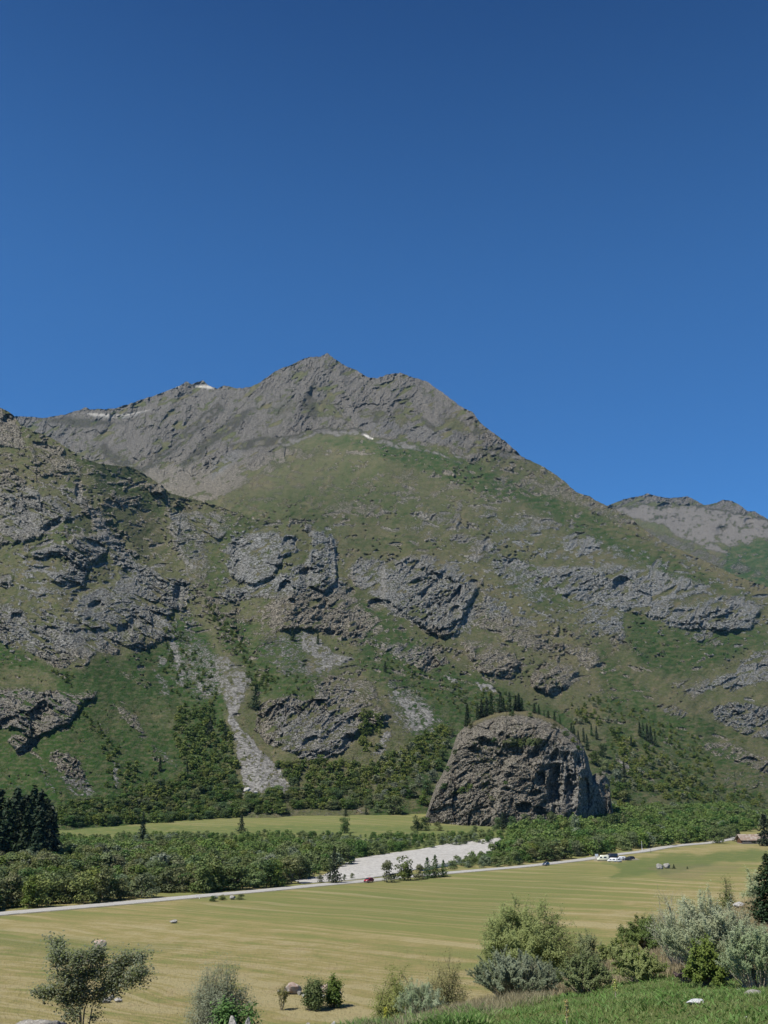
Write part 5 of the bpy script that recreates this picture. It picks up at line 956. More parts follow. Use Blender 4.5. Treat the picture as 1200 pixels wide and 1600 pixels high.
boulder(155, 1484, 24, 19, 'grey and reddish boulder alone in the tawny field above the windblown tree', ST_PINK, 1)
boulder(272, 1443, 16, 6, 'low mossy stone in the left part of the field', ST_GREY, 2)
boulder(1031, 1358, 16, 9, 'left half of the split grey boulder in the far right field', ST_GREY, 3)
boulder(1042, 1357, 15, 10, 'paler right half of the split boulder in the far right field', ST_GREY, 4)
boulder(363, 1406, 14, 7, 'grey stone among the roadside bushes', ST_GREY, 5)
boulder(337, 1404, 8, 4, 'small pale stone between the roadside bushes', ST_PALE, 6)
boulder(1155, 1391, 28, 9, 'pale flat rock sticking out of the tawny knoll', ST_PALE, 7, P=on_ground(1155, 76))
for i, (a, yb, w, h) in enumerate([(385, 1239, 14, 9), (372, 1243, 10, 6), (352, 1246, 8, 5), (622, 1238, 9, 8), (400, 1240, 9, 5)]):
    boulder(a, yb, w, h, ['large pale stone at the toe of the scree fan', 'middle stone left of the large one at the scree toe', 'leftmost stone at the toe of the scree fan', 'pale stone on the grassy bank left of the rock knob', 'small stone right at the toe of the scree fan'][i], ST_PALE if i != 3 else ST_GREY, 20 + i, P=tuple(slope_pt(a, yb)))
# field heap with two dark bushes
boulder(458, 1553, 48, 19, 'reddish brown boulder left in the stone heap of the near field', ST_PINK, 31)
boulder(508, 1552, 30, 14, 'brown stone between the two dark bushes of the heap', ST_PINK, 32)
boulder(484, 1557, 18, 10, 'whitest stone, front left of the stone heap', ST_PALE, 33)
boulder(498, 1556, 12, 8, 'white stone, front right of the stone heap', ST_PALE, 34)
boulder(184, 1566, 15, 9, 'small white stone right of the stones under the windblown tree', ST_PALE, 35)
boulder(165, 1567, 18, 10, 'grey-blue stone under the windblown tree', ST_GREY, 36)
boulder(174, 1563, 12, 8, 'middle grey stone under the windblown tree', ST_GREY, 37)
for i, (a, yb, w, h) in enumerate([(436, 1552, 10, 6), (474, 1558, 9, 5), (491, 1560, 8, 5), (505, 1559, 9, 5), (516, 1556, 8, 5), (530, 1554, 9, 6), (468, 1555, 8, 7), (446, 1557, 7, 4)]):
    boulder(a, yb, w, h, 'small broken stone lying around the foot of the stone heap in the near field', ST_PALE if i in (1, 2, 3) else ST_GREY, 60 + i, name='stone', cat='stone', group='small stones around the heap')
# foreground stones
boulder(62, 1600, 118, 64, 'big dark lichen-spotted boulder at the bottom left corner', ST_DARK, 41, P=on_ground(62, 36), dy=.7, top=1568)
boulder(322, 1600, 76, 22, 'dark flat boulder at the bottom below the bright green bush', ST_DARK, 42, P=on_ground(322, 34), top=1586)
boulder(360, 1600, 26, 26, 'pale upright stone at the bottom below the bright green bush', ST_PALE, 43, P=on_ground(360, 33.5), top=1582)
boulder(385, 1600, 24, 20, 'pale rounded stone right of the upright one at the bottom', ST_PALE, 44, P=on_ground(384, 33.5), top=1584)
boulder(1085, 1546, 40, 9, 'long flat white stone lying in the grass at the lower right', ST_WHITE, 45, P=on_ground(1085, 22.5), dy=.5)
boulder(1180, 1541, 32, 10, 'weathered grey-brown stone in the grass at the right edge', ST_GREY, 46, P=on_ground(1180, 23.5), dy=.5)
boulder(520, 1606, 16, 11, 'pale stone at the bottom edge left of the fallen stick', ST_PALE, 47, P=on_ground(520, 26), top=1592)
boulder(480, 1604, 22, 8, 'blue-grey stone at the bottom edge under the heap', ST_GREY, 48, P=on_ground(480, 27), top=1595)
boulder(720, 1592, 10, 12, 'small grey stone in the weeds under the grey willow', ST_GREY, 49, P=on_ground(720, 26.5))
boulder(1166, 1572, 6, 4, 'tiny pale pebble in the lower right grass', ST_PALE, 50, P=on_ground(1166, 20))

# ------------------------------------------------------------------ near shrubs: real stems and leaves
def shrub(name, px, d, W, H, label, cat='shrub', stems=26, leaves=13500, LL=0.067, LW=0.032, lmat=LEAF_SAGE, bmat=M_TWIG, lean=(0, 0), style='fan', seed=1, depth=1.0, spread=.12, start=.3, z0=0.0, clumpy=.5, base=.2, seg=3, crown_z=(.35, 1.0)):
    """W,H in photo pixels at distance d"""
    x, y, z = on_ground(px, d); rg = np.random.default_rng(seed); w = W * mpp(1500, d)[0] / 2; h = H; paths, rads, tips = [], [], []
    lean = np.array(lean) * h
    for i in range(stems):
        if style == 'fan':
            a = rg.uniform(0, 2 * math.pi); r = math.sqrt(rg.uniform(.02, 1.25)); top = h * (1 - .42 * r ** 2.2) * rg.uniform(.72, 1.04)
            b = np.array([r * w * math.cos(a) * rg.uniform(.8, 1.0), r * w * depth * math.sin(a), top]) + [lean[0], 0, 0]; c = np.array([base * w * r * math.cos(a), base * w * r * math.sin(a), 0])
            paths.append(bend(c, b, rg, wob=.05, k=8, up=.03)); rads.append(np.linspace(.012 * h ** .5, .003, 8) * 1.2)
        else:       # 'dome': limbs that divide inside a rounded crown
            a = rg.uniform(0, 2 * math.pi); u = rg.uniform(-.55, 1); el = math.asin(max(-.3, min(1, u))); zc = (crown_z[0] + crown_z[1]) / 2 * h; rz = (crown_z[1] - crown_z[0]) / 2 * h; rr = rg.uniform(.8, 1.0)
            b = np.array([w * rr * math.cos(el) * math.cos(a), w * depth * rr * math.cos(el) * math.sin(a), zc + rz * rr * math.sin(el)]) + [lean[0], 0, 0]; c = np.array([base * w * rg.uniform(-1, 1) * .5, base * w * rg.uniform(-1, 1) * .5, 0])
            mid = np.array([b[0] * .35 + lean[0] * .2, b[1] * .35, h * rg.uniform(.25, .45)]); p1 = bend(c, mid, rg, wob=.06, k=4); p2 = bend(mid, b, rg, wob=.08, k=6)
            paths.append(np.concatenate([p1, p2[1:]])); rads.append(np.linspace(.022 * h ** .5, .004, 9))
    subs = []
    for P in list(paths):
        for _ in range(seg):
            k = rg.integers(len(P) // 2, len(P) - 1); q = P[k]; T = P[min(k + 1, len(P) - 1)] - P[k - 1]; T /= np.linalg.norm(T) + 1e-9; dd = T + rg.normal(size=3) * (.35 if style == 'fan' else .8); dd /= np.linalg.norm(dd)
            L = h * rg.uniform(.12, .26) if style == 'fan' else h * rg.uniform(.1, .2); s_ = bend(q, q + dd * L, rg, wob=.08, k=4); subs.append(s_); paths.append(s_); rads.append(np.linspace(.006, .002, 4))
    bv, bf = tubes(paths, rads, 4)
    n_main = len(paths) - len(subs); pick = rg.integers(0, len(paths), leaves); t = np.where(pick < n_main, start + (1 - start) * rg.uniform(0, 1, leaves) ** .75, rg.uniform(0.1, 1.05, leaves))
    Pn, Dn = np.zeros((leaves, 3)), np.zeros((leaves, 3))
    for i in range(len(paths)):
        m = pick == i
        if not m.any(): continue
        P = paths[i]; k = len(P) - 1; f = np.clip(t[m] * k, 0, k - 1e-3); j = f.astype(int); fr = (f - j)[:, None]; Pn[m] = P[j] * (1 - fr) + P[j + 1] * fr; Dn[m] = P[j + 1] - P[j]
    Dn /= np.linalg.norm(Dn, axis=1)[:, None] + 1e-9
    Pn += rg.normal(size=Pn.shape) * spread * h * .35 * rg.uniform(.2, 1, (leaves, 1)); Pn[:, 2] = np.maximum(Pn[:, 2], .02)
    c = np.array([lean[0] * .6, 0, h * .45]); out = Pn - c; out /= np.linalg.norm(out, axis=1)[:, None] + 1e-9
    V, F = leaf_quads(Pn, out * .8 + [-.25, -.2, .7], LL, LW, rg, along=Dn + .6 * rg.normal(size=Dn.shape) * (1 if style == 'dome' else .5))
    root = empty(name, (x, y, z - .03 + z0)); tag(root, label, cat)
    mesh_np('branches', bv, bf, bmat, root, smooth_f=True); mesh_np('foliage', V, F, lmat, root, smooth_f=False)
    return root
# the windblown small tree at the left
def rowan():
    d = 41.0; x, y, z = on_ground(128, d); rg = np.random.default_rng(17); s = d / 1661
    def P(px, py, dy=0): a, b = ray(px, py); return np.array([float(a) * y - x, dy, -.1 if py >= 1600 else CAM_Z + float(b) * y - z])
    limbs = [[(128, 1618), (127, 1580), (121, 1545), (112, 1535), (92, 1524)], [(121, 1545), (122, 1532), (138, 1522), (160, 1512)], [(129, 1600), (132, 1565), (150, 1552), (172, 1545), (198, 1530)], [(128, 1570), (129, 1548), (126, 1515), (122, 1492)],
             [(112, 1535), (96, 1545), (82, 1552), (62, 1546)], [(92, 1524), (84, 1508), (82, 1490), (78, 1476)], [(160, 1512), (180, 1505), (205, 1500), (216, 1492)], [(198, 1530), (212, 1524), (228, 1512)], [(122, 1492), (118, 1500), (105, 1498), (98, 1494)],
             [(138, 1522), (142, 1500), (150, 1488)], [(150, 1552), (165, 1540), (178, 1520), (188, 1508)], [(132, 1565), (116, 1560), (100, 1562)], [(129, 1600), (140, 1580), (146, 1560)], [(126, 1590), (118, 1580), (112, 1572)]]
    paths, rads = [], []
    for i, L in enumerate(limbs):
        pts_ = np.array([P(a, b, 0) for a, b in L]); pts_[:, 1] = np.linspace(0, rg.uniform(-.7, .7), len(L)) * (i > 0)
        t = np.linspace(0, len(L) - 1, 10); pp = np.stack([np.interp(t, np.arange(len(L)), pts_[:, k]) for k in range(3)], -1) + rg.normal(size=(10, 3)) * .012
        paths.append(pp); rads.append(np.linspace(.06 if i == 0 else .034, .012, 10))
    nm = len(paths); tw = []
    for i in range(nm):
        for _ in range(20 if i not in (12, 13) else 8):
            k = rg.integers(3, 10); q = paths[i][k]; dd = rg.normal(size=3) * [.9, .8, .55] + [.5, 0, .1]; dd /= np.linalg.norm(dd); L = rg.uniform(.25, .62); s_ = bend(q, q + dd * L, rg, wob=.1, k=5); paths.append(s_); rads.append(np.linspace(.012, .004, 5)); tw.append(s_)
    bv, bf = tubes(paths, rads, 5)
    Pn, Dn = [], []
    for s_ in tw:
        m = rg.integers(50, 95); f = rg.uniform(.1, 3.99, m); j = f.astype(int); fr = (f - j)[:, None]; Pn.append(s_[j] * (1 - fr) + s_[np.minimum(j + 1, 4)] * fr + rg.normal(size=(m, 3)) * .12); Dn.append(np.tile(s_[-1] - s_[0], (m, 1)))
    Pn = np.concatenate(Pn); Dn = np.concatenate(Dn); Dn /= np.linalg.norm(Dn, axis=1)[:, None]
    V, F = leaf_quads(Pn, np.array([[-.2, -.2, 1.0]]) + 0 * Pn, .1, .062, rg, along=Dn + [.7, 0, -.2], curl=.12)
    r = empty('windblown_tree', (x, y, z)); tag(r, 'small windblown tree with glossy leaves swept to the right above a boulder', 'tree')
    mesh_np('trunk', bv, bf, plain('smooth_bark', (.22, .185, .15), .8, .2, sc=6), r); mesh_np('crown', V, F, LEAF_ROW, r, smooth_f=False)
rowan()
def tg(px, d, py):           # height in photo px so that the top reaches row py
    x, y, z = on_ground(px, d); return CAM_Z + float(ray(px, py)[1]) * d - z
shrub('grey_shrub', 332, 41, 92, tg(330, 41, 1498), 'thin grey-green shrub standing behind the bright green leafy bush', stems=80, leaves=26000, LL=0.078, LW=0.029, lmat=LEAF_SAGE, seed=21, start=.25, lean=(.05, 0), spread=.16)
shrub('leafy_bush', 362, 39, 72, tg(362, 39, 1545), 'bright green leafy bush above the pale stones at the bottom', stems=34, leaves=7800, LL=0.106, LW=0.087, lmat=LEAF_NEW, bmat=M_BARK, seed=22, style='dome', start=.3, spread=.2, crown_z=(-.2, 1))
shrub('slender_shrub', 350, 42, 44, tg(348, 42, 1490), 'tall slender shoot of olive leaves above the bright green bush', stems=18, leaves=5500, LL=0.09, LW=0.043, lmat=LEAF_WIL, seed=23, start=.3, spread=.1)
shrub('dark_bush', 489, 158, 24, tg(489, 158, 1518), 'left and taller of two dark bushes on the stone heap', stems=26, leaves=7500, LL=0.224, LW=0.189, lmat=LEAF_C, bmat=M_BARK, seed=24, style='dome', start=.05, spread=.3, crown_z=(-.35, 1), base=1.2)
shrub('dark_bush', 521, 160, 22, tg(521, 160, 1520), 'right and rounder of two dark bushes on the stone heap', stems=26, leaves=6750, LL=0.224, LW=0.189, lmat=LEAF_C, bmat=M_BARK, seed=25, style='dome', start=.05, spread=.3, crown_z=(-.35, 1), base=1.2)
shrub('low_weed', 440, 158, 16, tg(440, 158, 1530), 'low dull shrub at the left end of the stone heap', stems=12, leaves=1350, LL=0.179, LW=0.116, lmat=LEAF_BRN, seed=26, start=.1)
shrub('bronze_shrub', 622, 70, 92, tg(622, 70, 1506), 'brownish green twiggy shrub behind the silvery one, left of the willows', stems=70, leaves=30000, LL=0.095, LW=0.061, lmat=leaf('leaf_bronze_green', (.12, .14, .045), (.2, .21, .08)), bmat=M_BARK, seed=27, style='dome', start=.3, spread=.13, crown_z=(-.2, 1), lean=(.04, 0))
shrub('bronze_shrub', 697, 84, 68, tg(697, 84, 1484), 'darkest bronze-leaved shrub left of the big round willow', stems=50, leaves=18000, LL=0.112, LW=0.072, lmat=LEAF_BRN, bmat=M_BARK, seed=28, style='dome', start=.3, spread=.14, crown_z=(-.15, 1))
shrub('silvery_shrub', 656, 46, 74, tg(656, 46, 1524), 'small silvery shrub of upright wands above the fallen stick', stems=70, leaves=19500, LL=0.062, LW=0.02, lmat=LEAF_SAGE, seed=29, start=.2, spread=.07, depth=.8)
shrub('round_willow', 828, 62, 150, tg(828, 62, 1394), 'big rounded glossy willow, tallest shrub in the foreground', cat='willow', stems=170, leaves=80000, LL=0.106, LW=0.061, lmat=LEAF_WIL, bmat=M_BARK, seed=30, style='dome', start=.4, spread=.09, crown_z=(-.2, 1), seg=5)
shrub('grey_willow', 806, 40, 150, tg(806, 40, 1482), 'wide grey willow in front of the big round one', cat='willow', stems=190, leaves=60000, LL=0.069, LW=0.022, lmat=LEAF_SAGE, seed=31, start=.25, spread=.055, depth=.8, base=.3, seg=2)
shrub('olive_shrub', 920, 66, 62, tg(920, 66, 1452), 'dull green shrub right beside the big round willow', stems=40, leaves=13500, LL=0.09, LW=0.043, lmat=LEAF_B, bmat=M_BARK, seed=32, style='dome', spread=.14, crown_z=(-.2, 1))
shrub('dark_shrub', 1012, 58, 104, tg(1012, 58, 1424), 'dark rounded shrub between the two grey willows', stems=70, leaves=30000, LL=0.084, LW=0.049, lmat=leaf('leaf_dark_olive', (.1, .135, .04), (.17, .2, .07)), bmat=M_BARK, seed=33, style='dome', spread=.12, crown_z=(-.2, 1), lean=(.04, 0))
shrub('olive_shrub', 968, 52, 74, tg(968, 52, 1462), 'leafy olive shrub in front of the dark rounded one', stems=50, leaves=16500, LL=0.078, LW=0.043, lmat=LEAF_WIL, bmat=M_BARK, seed=34, style='dome', spread=.13, crown_z=(-.2, 1))
shrub('low_scrub', 915, 37, 90, tg(915, 37, 1488), 'low green-brown scrub left of centre under the dark shrub', stems=80, leaves=19500, LL=0.062, LW=0.029, lmat=LEAF_B, seed=35, start=.15, spread=.1, depth=.7)
shrub('low_scrub', 1000, 36, 90, tg(1000, 36, 1480), 'low yellowish scrub under the dark rounded shrub', stems=80, leaves=18000, LL=0.062, LW=0.032, lmat=LEAF_WIL, seed=36, start=.15, spread=.1, depth=.7)
shrub('grey_willow', 1132, 33, 150, tg(1132, 33, 1392), 'tall grey willow with pale bare stems leaning left at the right side', cat='willow', stems=150, leaves=69000, LL=0.067, LW=0.02, lmat=LEAF_SAGE, seed=37, start=.32, spread=.07, lean=(-.2, 0), depth=.8, base=.45)
shrub('dark_undergrowth', 1104, 30.5, 62, tg(1104, 30.5, 1456), 'dark green shady growth under the leaning grey willow', stems=40, leaves=13500, LL=0.067, LW=0.043, lmat=LEAF_C, bmat=M_BARK, seed=38, style='dome', spread=.13, crown_z=(-.3, 1))
shrub('grey_willow', 1186, 29, 90, tg(1186, 29, 1432), 'lower grey-green willow reaching the right edge', cat='willow', stems=90, leaves=30000, LL=0.062, LW=0.02, lmat=LEAF_SAGE, seed=39, start=.25, spread=.07, lean=(-.05, 0), base=.4)
shrub('dry_wisps', 1062, 40, 66, tg(1062, 40, 1388), 'thin wispy half-bare shrub left of the leaning grey willow', stems=46, leaves=3900, LL=0.056, LW=0.02, lmat=LEAF_SAGE, seed=40, start=.4, spread=.1, lean=(-.08, 0))
shrub('knoll_bush', 1140, 92, 30, tg(1140, 92, 1360), 'dull bush behind the pale rock on the tawny knoll', stems=22, leaves=5250, LL=0.123, LW=0.072, lmat=LEAF_B, bmat=M_BARK, seed=41, style='dome', spread=.15, crown_z=(-.3, 1))
shrub('knoll_bush', 1180, 82, 34, tg(1180, 82, 1352), 'grey-green bush left of the dark juniper', stems=22, leaves=4500, LL=0.112, LW=0.058, lmat=LEAF_SAGE, bmat=M_BARK, seed=42, style='dome', spread=.15, crown_z=(-.3, 1))
shrub('heather_clump', 1072, 33, 40, .45, 'dusty purple-brown clump at the foot of the leaning grey willow', stems=40, leaves=4500, LL=0.039, LW=0.026, lmat=leaf('leaf_purple', (.12, .08, .085), (.19, .13, .13)), seed=43, start=.1, spread=.1)
# dark conifer cut by the right edge
xj, yj, zj = on_ground(1207, 56); hj = CAM_Z + float(ray(1200, 1326)[1]) * yj - zj
V, F = conifer_crown(91, 9000, .3, .3); c_ = V.reshape(-1, 4, 3); mc = c_.mean(1, keepdims=True); V = (mc + (c_ - mc) * .5).reshape(-1, 3)
r = empty('dark_spruce', (xj, yj, zj - .1)); r.scale = (hj * 1.25, hj * 1.25, hj); tag(r, 'dark spruce cut off by the right edge above the grey willow', 'spruce tree')
mesh_np('crown', V, F, NEEDLE, r, smooth_f=False); tv, tf = tubes([np.array([[0, 0, 0], [0, 0, .98]])], [np.array([.02, .002])], 6); mesh_np('trunk', tv, tf, M_BARK, r)

# big-leaved mulleins and their spikes
def mullein(px, d, leafn, L, spike, label, seed):
    x, y, z = on_ground(px, d); rg = np.random.default_rng(seed); r = empty('mullein_plant', (x, y, z)); tag(r, label, 'plant')
    Vs, Fs = [], []
    for i in range(leafn):
        a = i * 2.4 + rg.uniform(-.3, .3); el = rg.uniform(.35, 1.15); l = L * rg.uniform(.7, 1.1); dirv = np.array([math.cos(a) * math.cos(el), math.sin(a) * math.cos(el), math.sin(el)]); side = np.array([-math.sin(a), math.cos(a), 0]); n_ = 6
        for k in range(n_):
            t = k / (n_ - 1); wv = l * .2 * math.sin(math.pi * min(1, t * .93 + .07)) ** .7; c = dirv * l * t + np.array([0, 0, -.3 * l * t * t]); Vs += [c - side * wv, c + np.array([0, 0, -.02]), c + side * wv]
        o_ = i * n_ * 3
        for k in range(n_ - 1):
            for q in (0, 1): Fs.append([o_ + k * 3 + q, o_ + k * 3 + q + 1, o_ + k * 3 + q + 4, o_ + k * 3 + q + 3])
    mesh_np('leaf_rosette', np.array(Vs), np.array(Fs), leaf('leaf_mullein_' + str(seed), (.15, .21, .10), (.22, .28, .15), trans=.2), r, smooth_f=True)
    if spike:
        P = np.array([[0, 0, 0], [.01, 0, spike * .5], [.02, 0, spike]]); tv, tf = tubes([P], [np.array([.014, .01, .006])], 6); mesh_np('stem', tv, tf, M_TWIG, r)
        n = 160; t = rg.uniform(.45, 1, n); pp = np.stack([.02 * t, 0 * t, spike * t], -1) + rg.normal(size=(n, 3)) * [.022, .022, .01]
        v, f = leaf_quads(pp, rg.normal(size=(n, 3)), .035, .03, rg); mesh_np('flower_spike', v, f, leaf('yellow_flower_' + str(seed), (.35, .33, .06), (.5, .46, .1)), r, smooth_f=False)
mullein(896, 18.5, 9, .3, 0, 'pale big-leaved plant at the bottom, left of the grassy slope', 1)
mullein(945, 18.0, 8, .2, 0, 'second pale big-leaved plant at the bottom edge, right of the larger', 2)
mullein(886, 21, 6, .16, .62, 'plant with a yellow flower spike in front of the low scrub', 3)
mullein(601, 25.5, 6, .16, .5, 'yellow flower spike at the bottom edge left of the stakes', 4)
mullein(1070, 26, 7, .16, 0, 'pale leafy weed above the long white stone', 5)
mullein(1158, 26, 8, .2, 0, 'pale leafy weed above the stone at the right edge', 6)
mullein(962, 27, 5, .1, .45, 'thin yellow-green spike under the low yellowish scrub', 7)
mullein(860, 18.0, 7, .16, 0, 'small pale weed at the bottom edge left of the big-leaved plant', 8)
# fallen stick and two stakes
def stick(name, a, b, r0, label, cat):
    rg = np.random.default_rng(int(a[0])); V, F = tubes([bend((0, 0, 0), np.array(b) - np.array(a), rg, wob=.03, k=8)], [np.linspace(r0, r0 * .6, 8)], 6)
    o = mesh_np(name, V, F, M_TWIG); o.location = a; tag(o, label, cat)
g1 = on_ground(640, 27); g2 = on_ground(692, 29)
stick('fallen_stick', (g1[0], g1[1], g1[2] + .12), (g2[0], g2[1], g2[2] + .34), .02, 'pale fallen stick lying slantwise below the silvery shrub', 'stick')
g1 = on_ground(633, 27.5); stick('wooden_stake', g1, (g1[0] + .01, g1[1], g1[2] + .46), .014, 'left of two thin stakes beside the fallen stick', 'stake')
g1 = on_ground(644, 27.2); stick('wooden_stake', g1, (g1[0] - .01, g1[1], g1[2] + .38), .014, 'right of two thin stakes, touching the fallen stick', 'stake')

# ------------------------------------------------------------------ grass of the near slope and weeds along its edge
def blades(name, polys, n, dmin, dmax, hgt, wid, mat, label, seed, pxr=(-40, 1300), lay=.5):
    rg = np.random.default_rng(seed); d = dmin * (dmax / dmin) ** rg.uniform(0, 1, n); pc = rg.uniform(pxr[0], pxr[1], n); x = (pc - 600) / 1661 * d; z = G(x, d); a, b = to_px(x, d, z)
    m = np.zeros(n); wa = a + 12 * noise(a / 20, b / 12, seed)
    for p in polys: m = np.maximum(m, in_poly(wa, b, p, 2))
    m *= (noise(x / 1.1, d / 1.1, seed + 5) > -.55 + .3 * noise(x / 4, d / 4, seed + 6)); k = m > rg.uniform(0, 1, n); x, d, z = x[k], d[k], z[k]; n = len(x)
    h = hgt * rg.uniform(.45, 1.25, n) * (1 + .5 * noise(x / 1.7, d / 1.7, seed + 7)); an = rg.uniform(0, 6.28, n); ln = rg.normal(size=(n, 2)) * lay * h[:, None]
    s = np.stack([np.cos(an), np.sin(an), 0 * an], -1) * wid * rg.uniform(.6, 1.4, (n, 1)); B = np.stack([x, d, z - .02], -1); T = B + np.stack([ln[:, 0], ln[:, 1], h], -1); M = B * .5 + T * .5 + np.stack([0 * h, 0 * h, .12 * h], -1)
    V = np.stack([B - s, B + s, M + s * .8, T, M - s * .8], 1).reshape(-1, 3); i = np.arange(n) * 5
    F = np.concatenate([np.stack([i, i + 1, i + 2, i + 4], -1), np.stack([i + 4, i + 2, i + 3, i + 3], -1)])
    # degenerate quad -> use triangles for the tips
    me = bpy.data.meshes.new(name); V = V.astype(np.float32); me.vertices.add(len(V)); me.vertices.foreach_set('co', V.ravel())
    q = np.stack([i, i + 1, i + 2, i + 4], -1); t = np.stack([i + 4, i + 2, i + 3], -1); li = np.concatenate([q.ravel(), t.ravel()]).astype(np.int32)
    me.loops.add(len(li)); me.loops.foreach_set('vertex_index', li); me.polygons.add(2 * n)
    me.polygons.foreach_set('loop_start', np.concatenate([np.arange(n) * 4, 4 * n + np.arange(n) * 3]).astype(np.int32)); me.polygons.foreach_set('loop_total', np.concatenate([np.full(n, 4), np.full(n, 3)]).astype(np.int32))
    me.materials.append(mat); me.update(calc_edges=True); o = bpy.data.objects.new(name, me); C.objects.link(o); tag(o, label, 'grass', kind='stuff')
LAWN = [(540, 1596), (700, 1586), (780, 1574), (860, 1554), (1000, 1526), (1080, 1516), (1240, 1506), (1240, 1760), (400, 1760)]
def grass_mat(name, a, b, c):
    s = N(name); P = s.geo(); col = s.mix(s.ramp(s.noise(P, .9, 4, .6), .35, .65), a, b); col = s.mix(s.ramp(s.noise(P, 9, 3, .6), .5, .7), col, c)
    bs = s.n('ShaderNodeBsdfPrincipled', {'Base Color': col, 'Roughness': .6, 'Specular IOR Level': .25}); t = s.n('ShaderNodeBsdfTranslucent', {'Color': col}); m = s.n('ShaderNodeMixShader', {0: .3})
    s.t.links.new(bs.outputs[0], m.inputs[1]); s.t.links.new(t.outputs[0], m.inputs[2]); s.t.links.new(m.outputs[0], s.out.inputs[0]); return s.m
blades('meadow_grass', [LAWN], 230000, 13, 42, .1, .005, grass_mat('grass_green', (.1, .17, .035), (.19, .25, .075), (.28, .28, .13)), 'short green grass on the near slope at the lower right', 1)
blades('weeds', [LAWN], 30000, 13, 40, .1, .022, grass_mat('weed_green', (.07, .15, .025), (.12, .21, .05), (.17, .25, .08)), 'broad-leaved weeds among the near grass', 2, lay=1.0)
DRYE = [(700, 1600), (700, 1560), (760, 1552), (860, 1530), (960, 1505), (1060, 1495), (1060, 1518), (1000, 1530), (880, 1556), (760, 1590)]
blades('dry_grass', [DRYE, [(380, 1640), (380, 1590), (700, 1560), (700, 1600), (560, 1640)]], 110000, 22, 44, .24, .005, grass_mat('grass_dry', (.25, .215, .12), (.33, .29, .18), (.15, .16, .07)), 'pale dry grass along the edge of the near slope', 3)
blades('weeds', [[(400, 1640), (400, 1588), (560, 1582), (700, 1576), (760, 1580), (760, 1640)]], 60000, 22, 34, .22, .02, grass_mat('weed_edge', (.08, .16, .03), (.15, .23, .06), (.22, .25, .1)), 'leafy green weeds along the bottom edge', 4, lay=.7)
blades('tawny_grass', [[(-100, 1700), (-100, 1440), (400, 1470), (700, 1480), (760, 1500), (760, 1590), (400, 1600), (400, 1700)]], 260000, 40, 230, .3, .011, grass_mat('grass_tawny', (.25, .2, .1), (.32, .27, .16), (.13, .14, .06)), 'tall tawny grass standing in the near field', 5, lay=.4)
blades('knoll_grass', [[(860, 1560), (900, 1470), (1060, 1420), (1130, 1375), (1230, 1370), (1230, 1520), (1000, 1530)]], 160000, 34, 110, .25, .01, grass_mat('grass_knoll', (.25, .2, .115), (.33, .265, .155), (.17, .15, .08)), 'golden dry grass on the knoll behind the grey willow', 6, lay=.4)

# ------------------------------------------------------------------ vehicles
GLASS = plain('dark_glass', (.02, .024, .03), .08, .6, var=.05); TYRE = plain('tyre', (.02, .02, .02), .85, .2); RIM = plain('wheel_rim', (.4, .4, .41), .4, .5, .6); LAMP = plain('lamp_glass', (.6, .6, .58), .15, .6); TAIL = plain('tail_lamp', (.4, .02, .02), .3, .5); TRIM = plain('black_trim', (.03, .03, .032), .6, .3)
def paint_mat(name, c): 
    s = N(name); b = s.n('ShaderNodeBsdfPrincipled', {'Base Color': (*c, 1), 'Roughness': .35, 'Coat Weight': .5, 'Coat Roughness': .08}); s.t.links.new(b.outputs[0], s.out.inputs[0]); return s.m
def loft(name, secs, mat, parent, yw):
    """secs: list of (x, z_bottom, z_top, half_width_bottom, half_width_top); rounded cross-sections along x"""
    V, k = [], 12
    for x, zb, zt, wb, wt in secs:
        r = min(.12, (zt - zb) * .25); zm = zb + (zt - zb) * .45
        ring = [(-wb * .94, zb), (-wb, zb + r), (-wb, zm), (-wt, zt - r), (-wt * .93, zt - r * .25), (-wt * .5, zt), (wt * .5, zt), (wt * .93, zt - r * .25), (wt, zt - r), (wb, zm), (wb, zb + r), (wb * .94, zb)]
        V += [(x, a, b) for a, b in ring]
    F = [[i * k + j, i * k + (j + 1) % k, (i + 1) * k + (j + 1) % k, (i + 1) * k + j] for i in range(len(secs) - 1) for j in range(k)]
    e = len(V); V.append((secs[0][0], 0, (secs[0][1] + secs[0][2]) / 2)); V.append((secs[-1][0], 0, (secs[-1][1] + secs[-1][2]) / 2)); n = (len(secs) - 1) * k
    me = bpy.data.meshes.new(name); me.from_pydata(V, [], F + [[e, (j + 1) % k, j] for j in range(k)] + [[e + 1, n + j, n + (j + 1) % k] for j in range(k)]); me.materials.append(mat)
    for p in me.polygons: p.use_smooth = True
    me.update(); o = bpy.data.objects.new(name, me); C.objects.link(o); o.parent = parent; return o
def quadmesh(name, faces, mat, parent, th=.015):
    V, F = [], []
    for q in faces:
        q = np.array(q, float); n = np.cross(q[1] - q[0], q[2] - q[0]); n /= np.linalg.norm(n); i = len(V); V += [tuple(v + n * th) for v in q] + [tuple(v - n * th) for v in q]
        F += [[i, i + 1, i + 2, i + 3], [i + 7, i + 6, i + 5, i + 4]] + [[i + a, i + 4 + a, i + 4 + (a + 1) % 4, i + (a + 1) % 4] for a in range(4)]
    me = bpy.data.meshes.new(name); me.from_pydata(V, [], F); me.materials.append(mat); o = bpy.data.objects.new(name, me); C.objects.link(o); o.parent = parent; return o
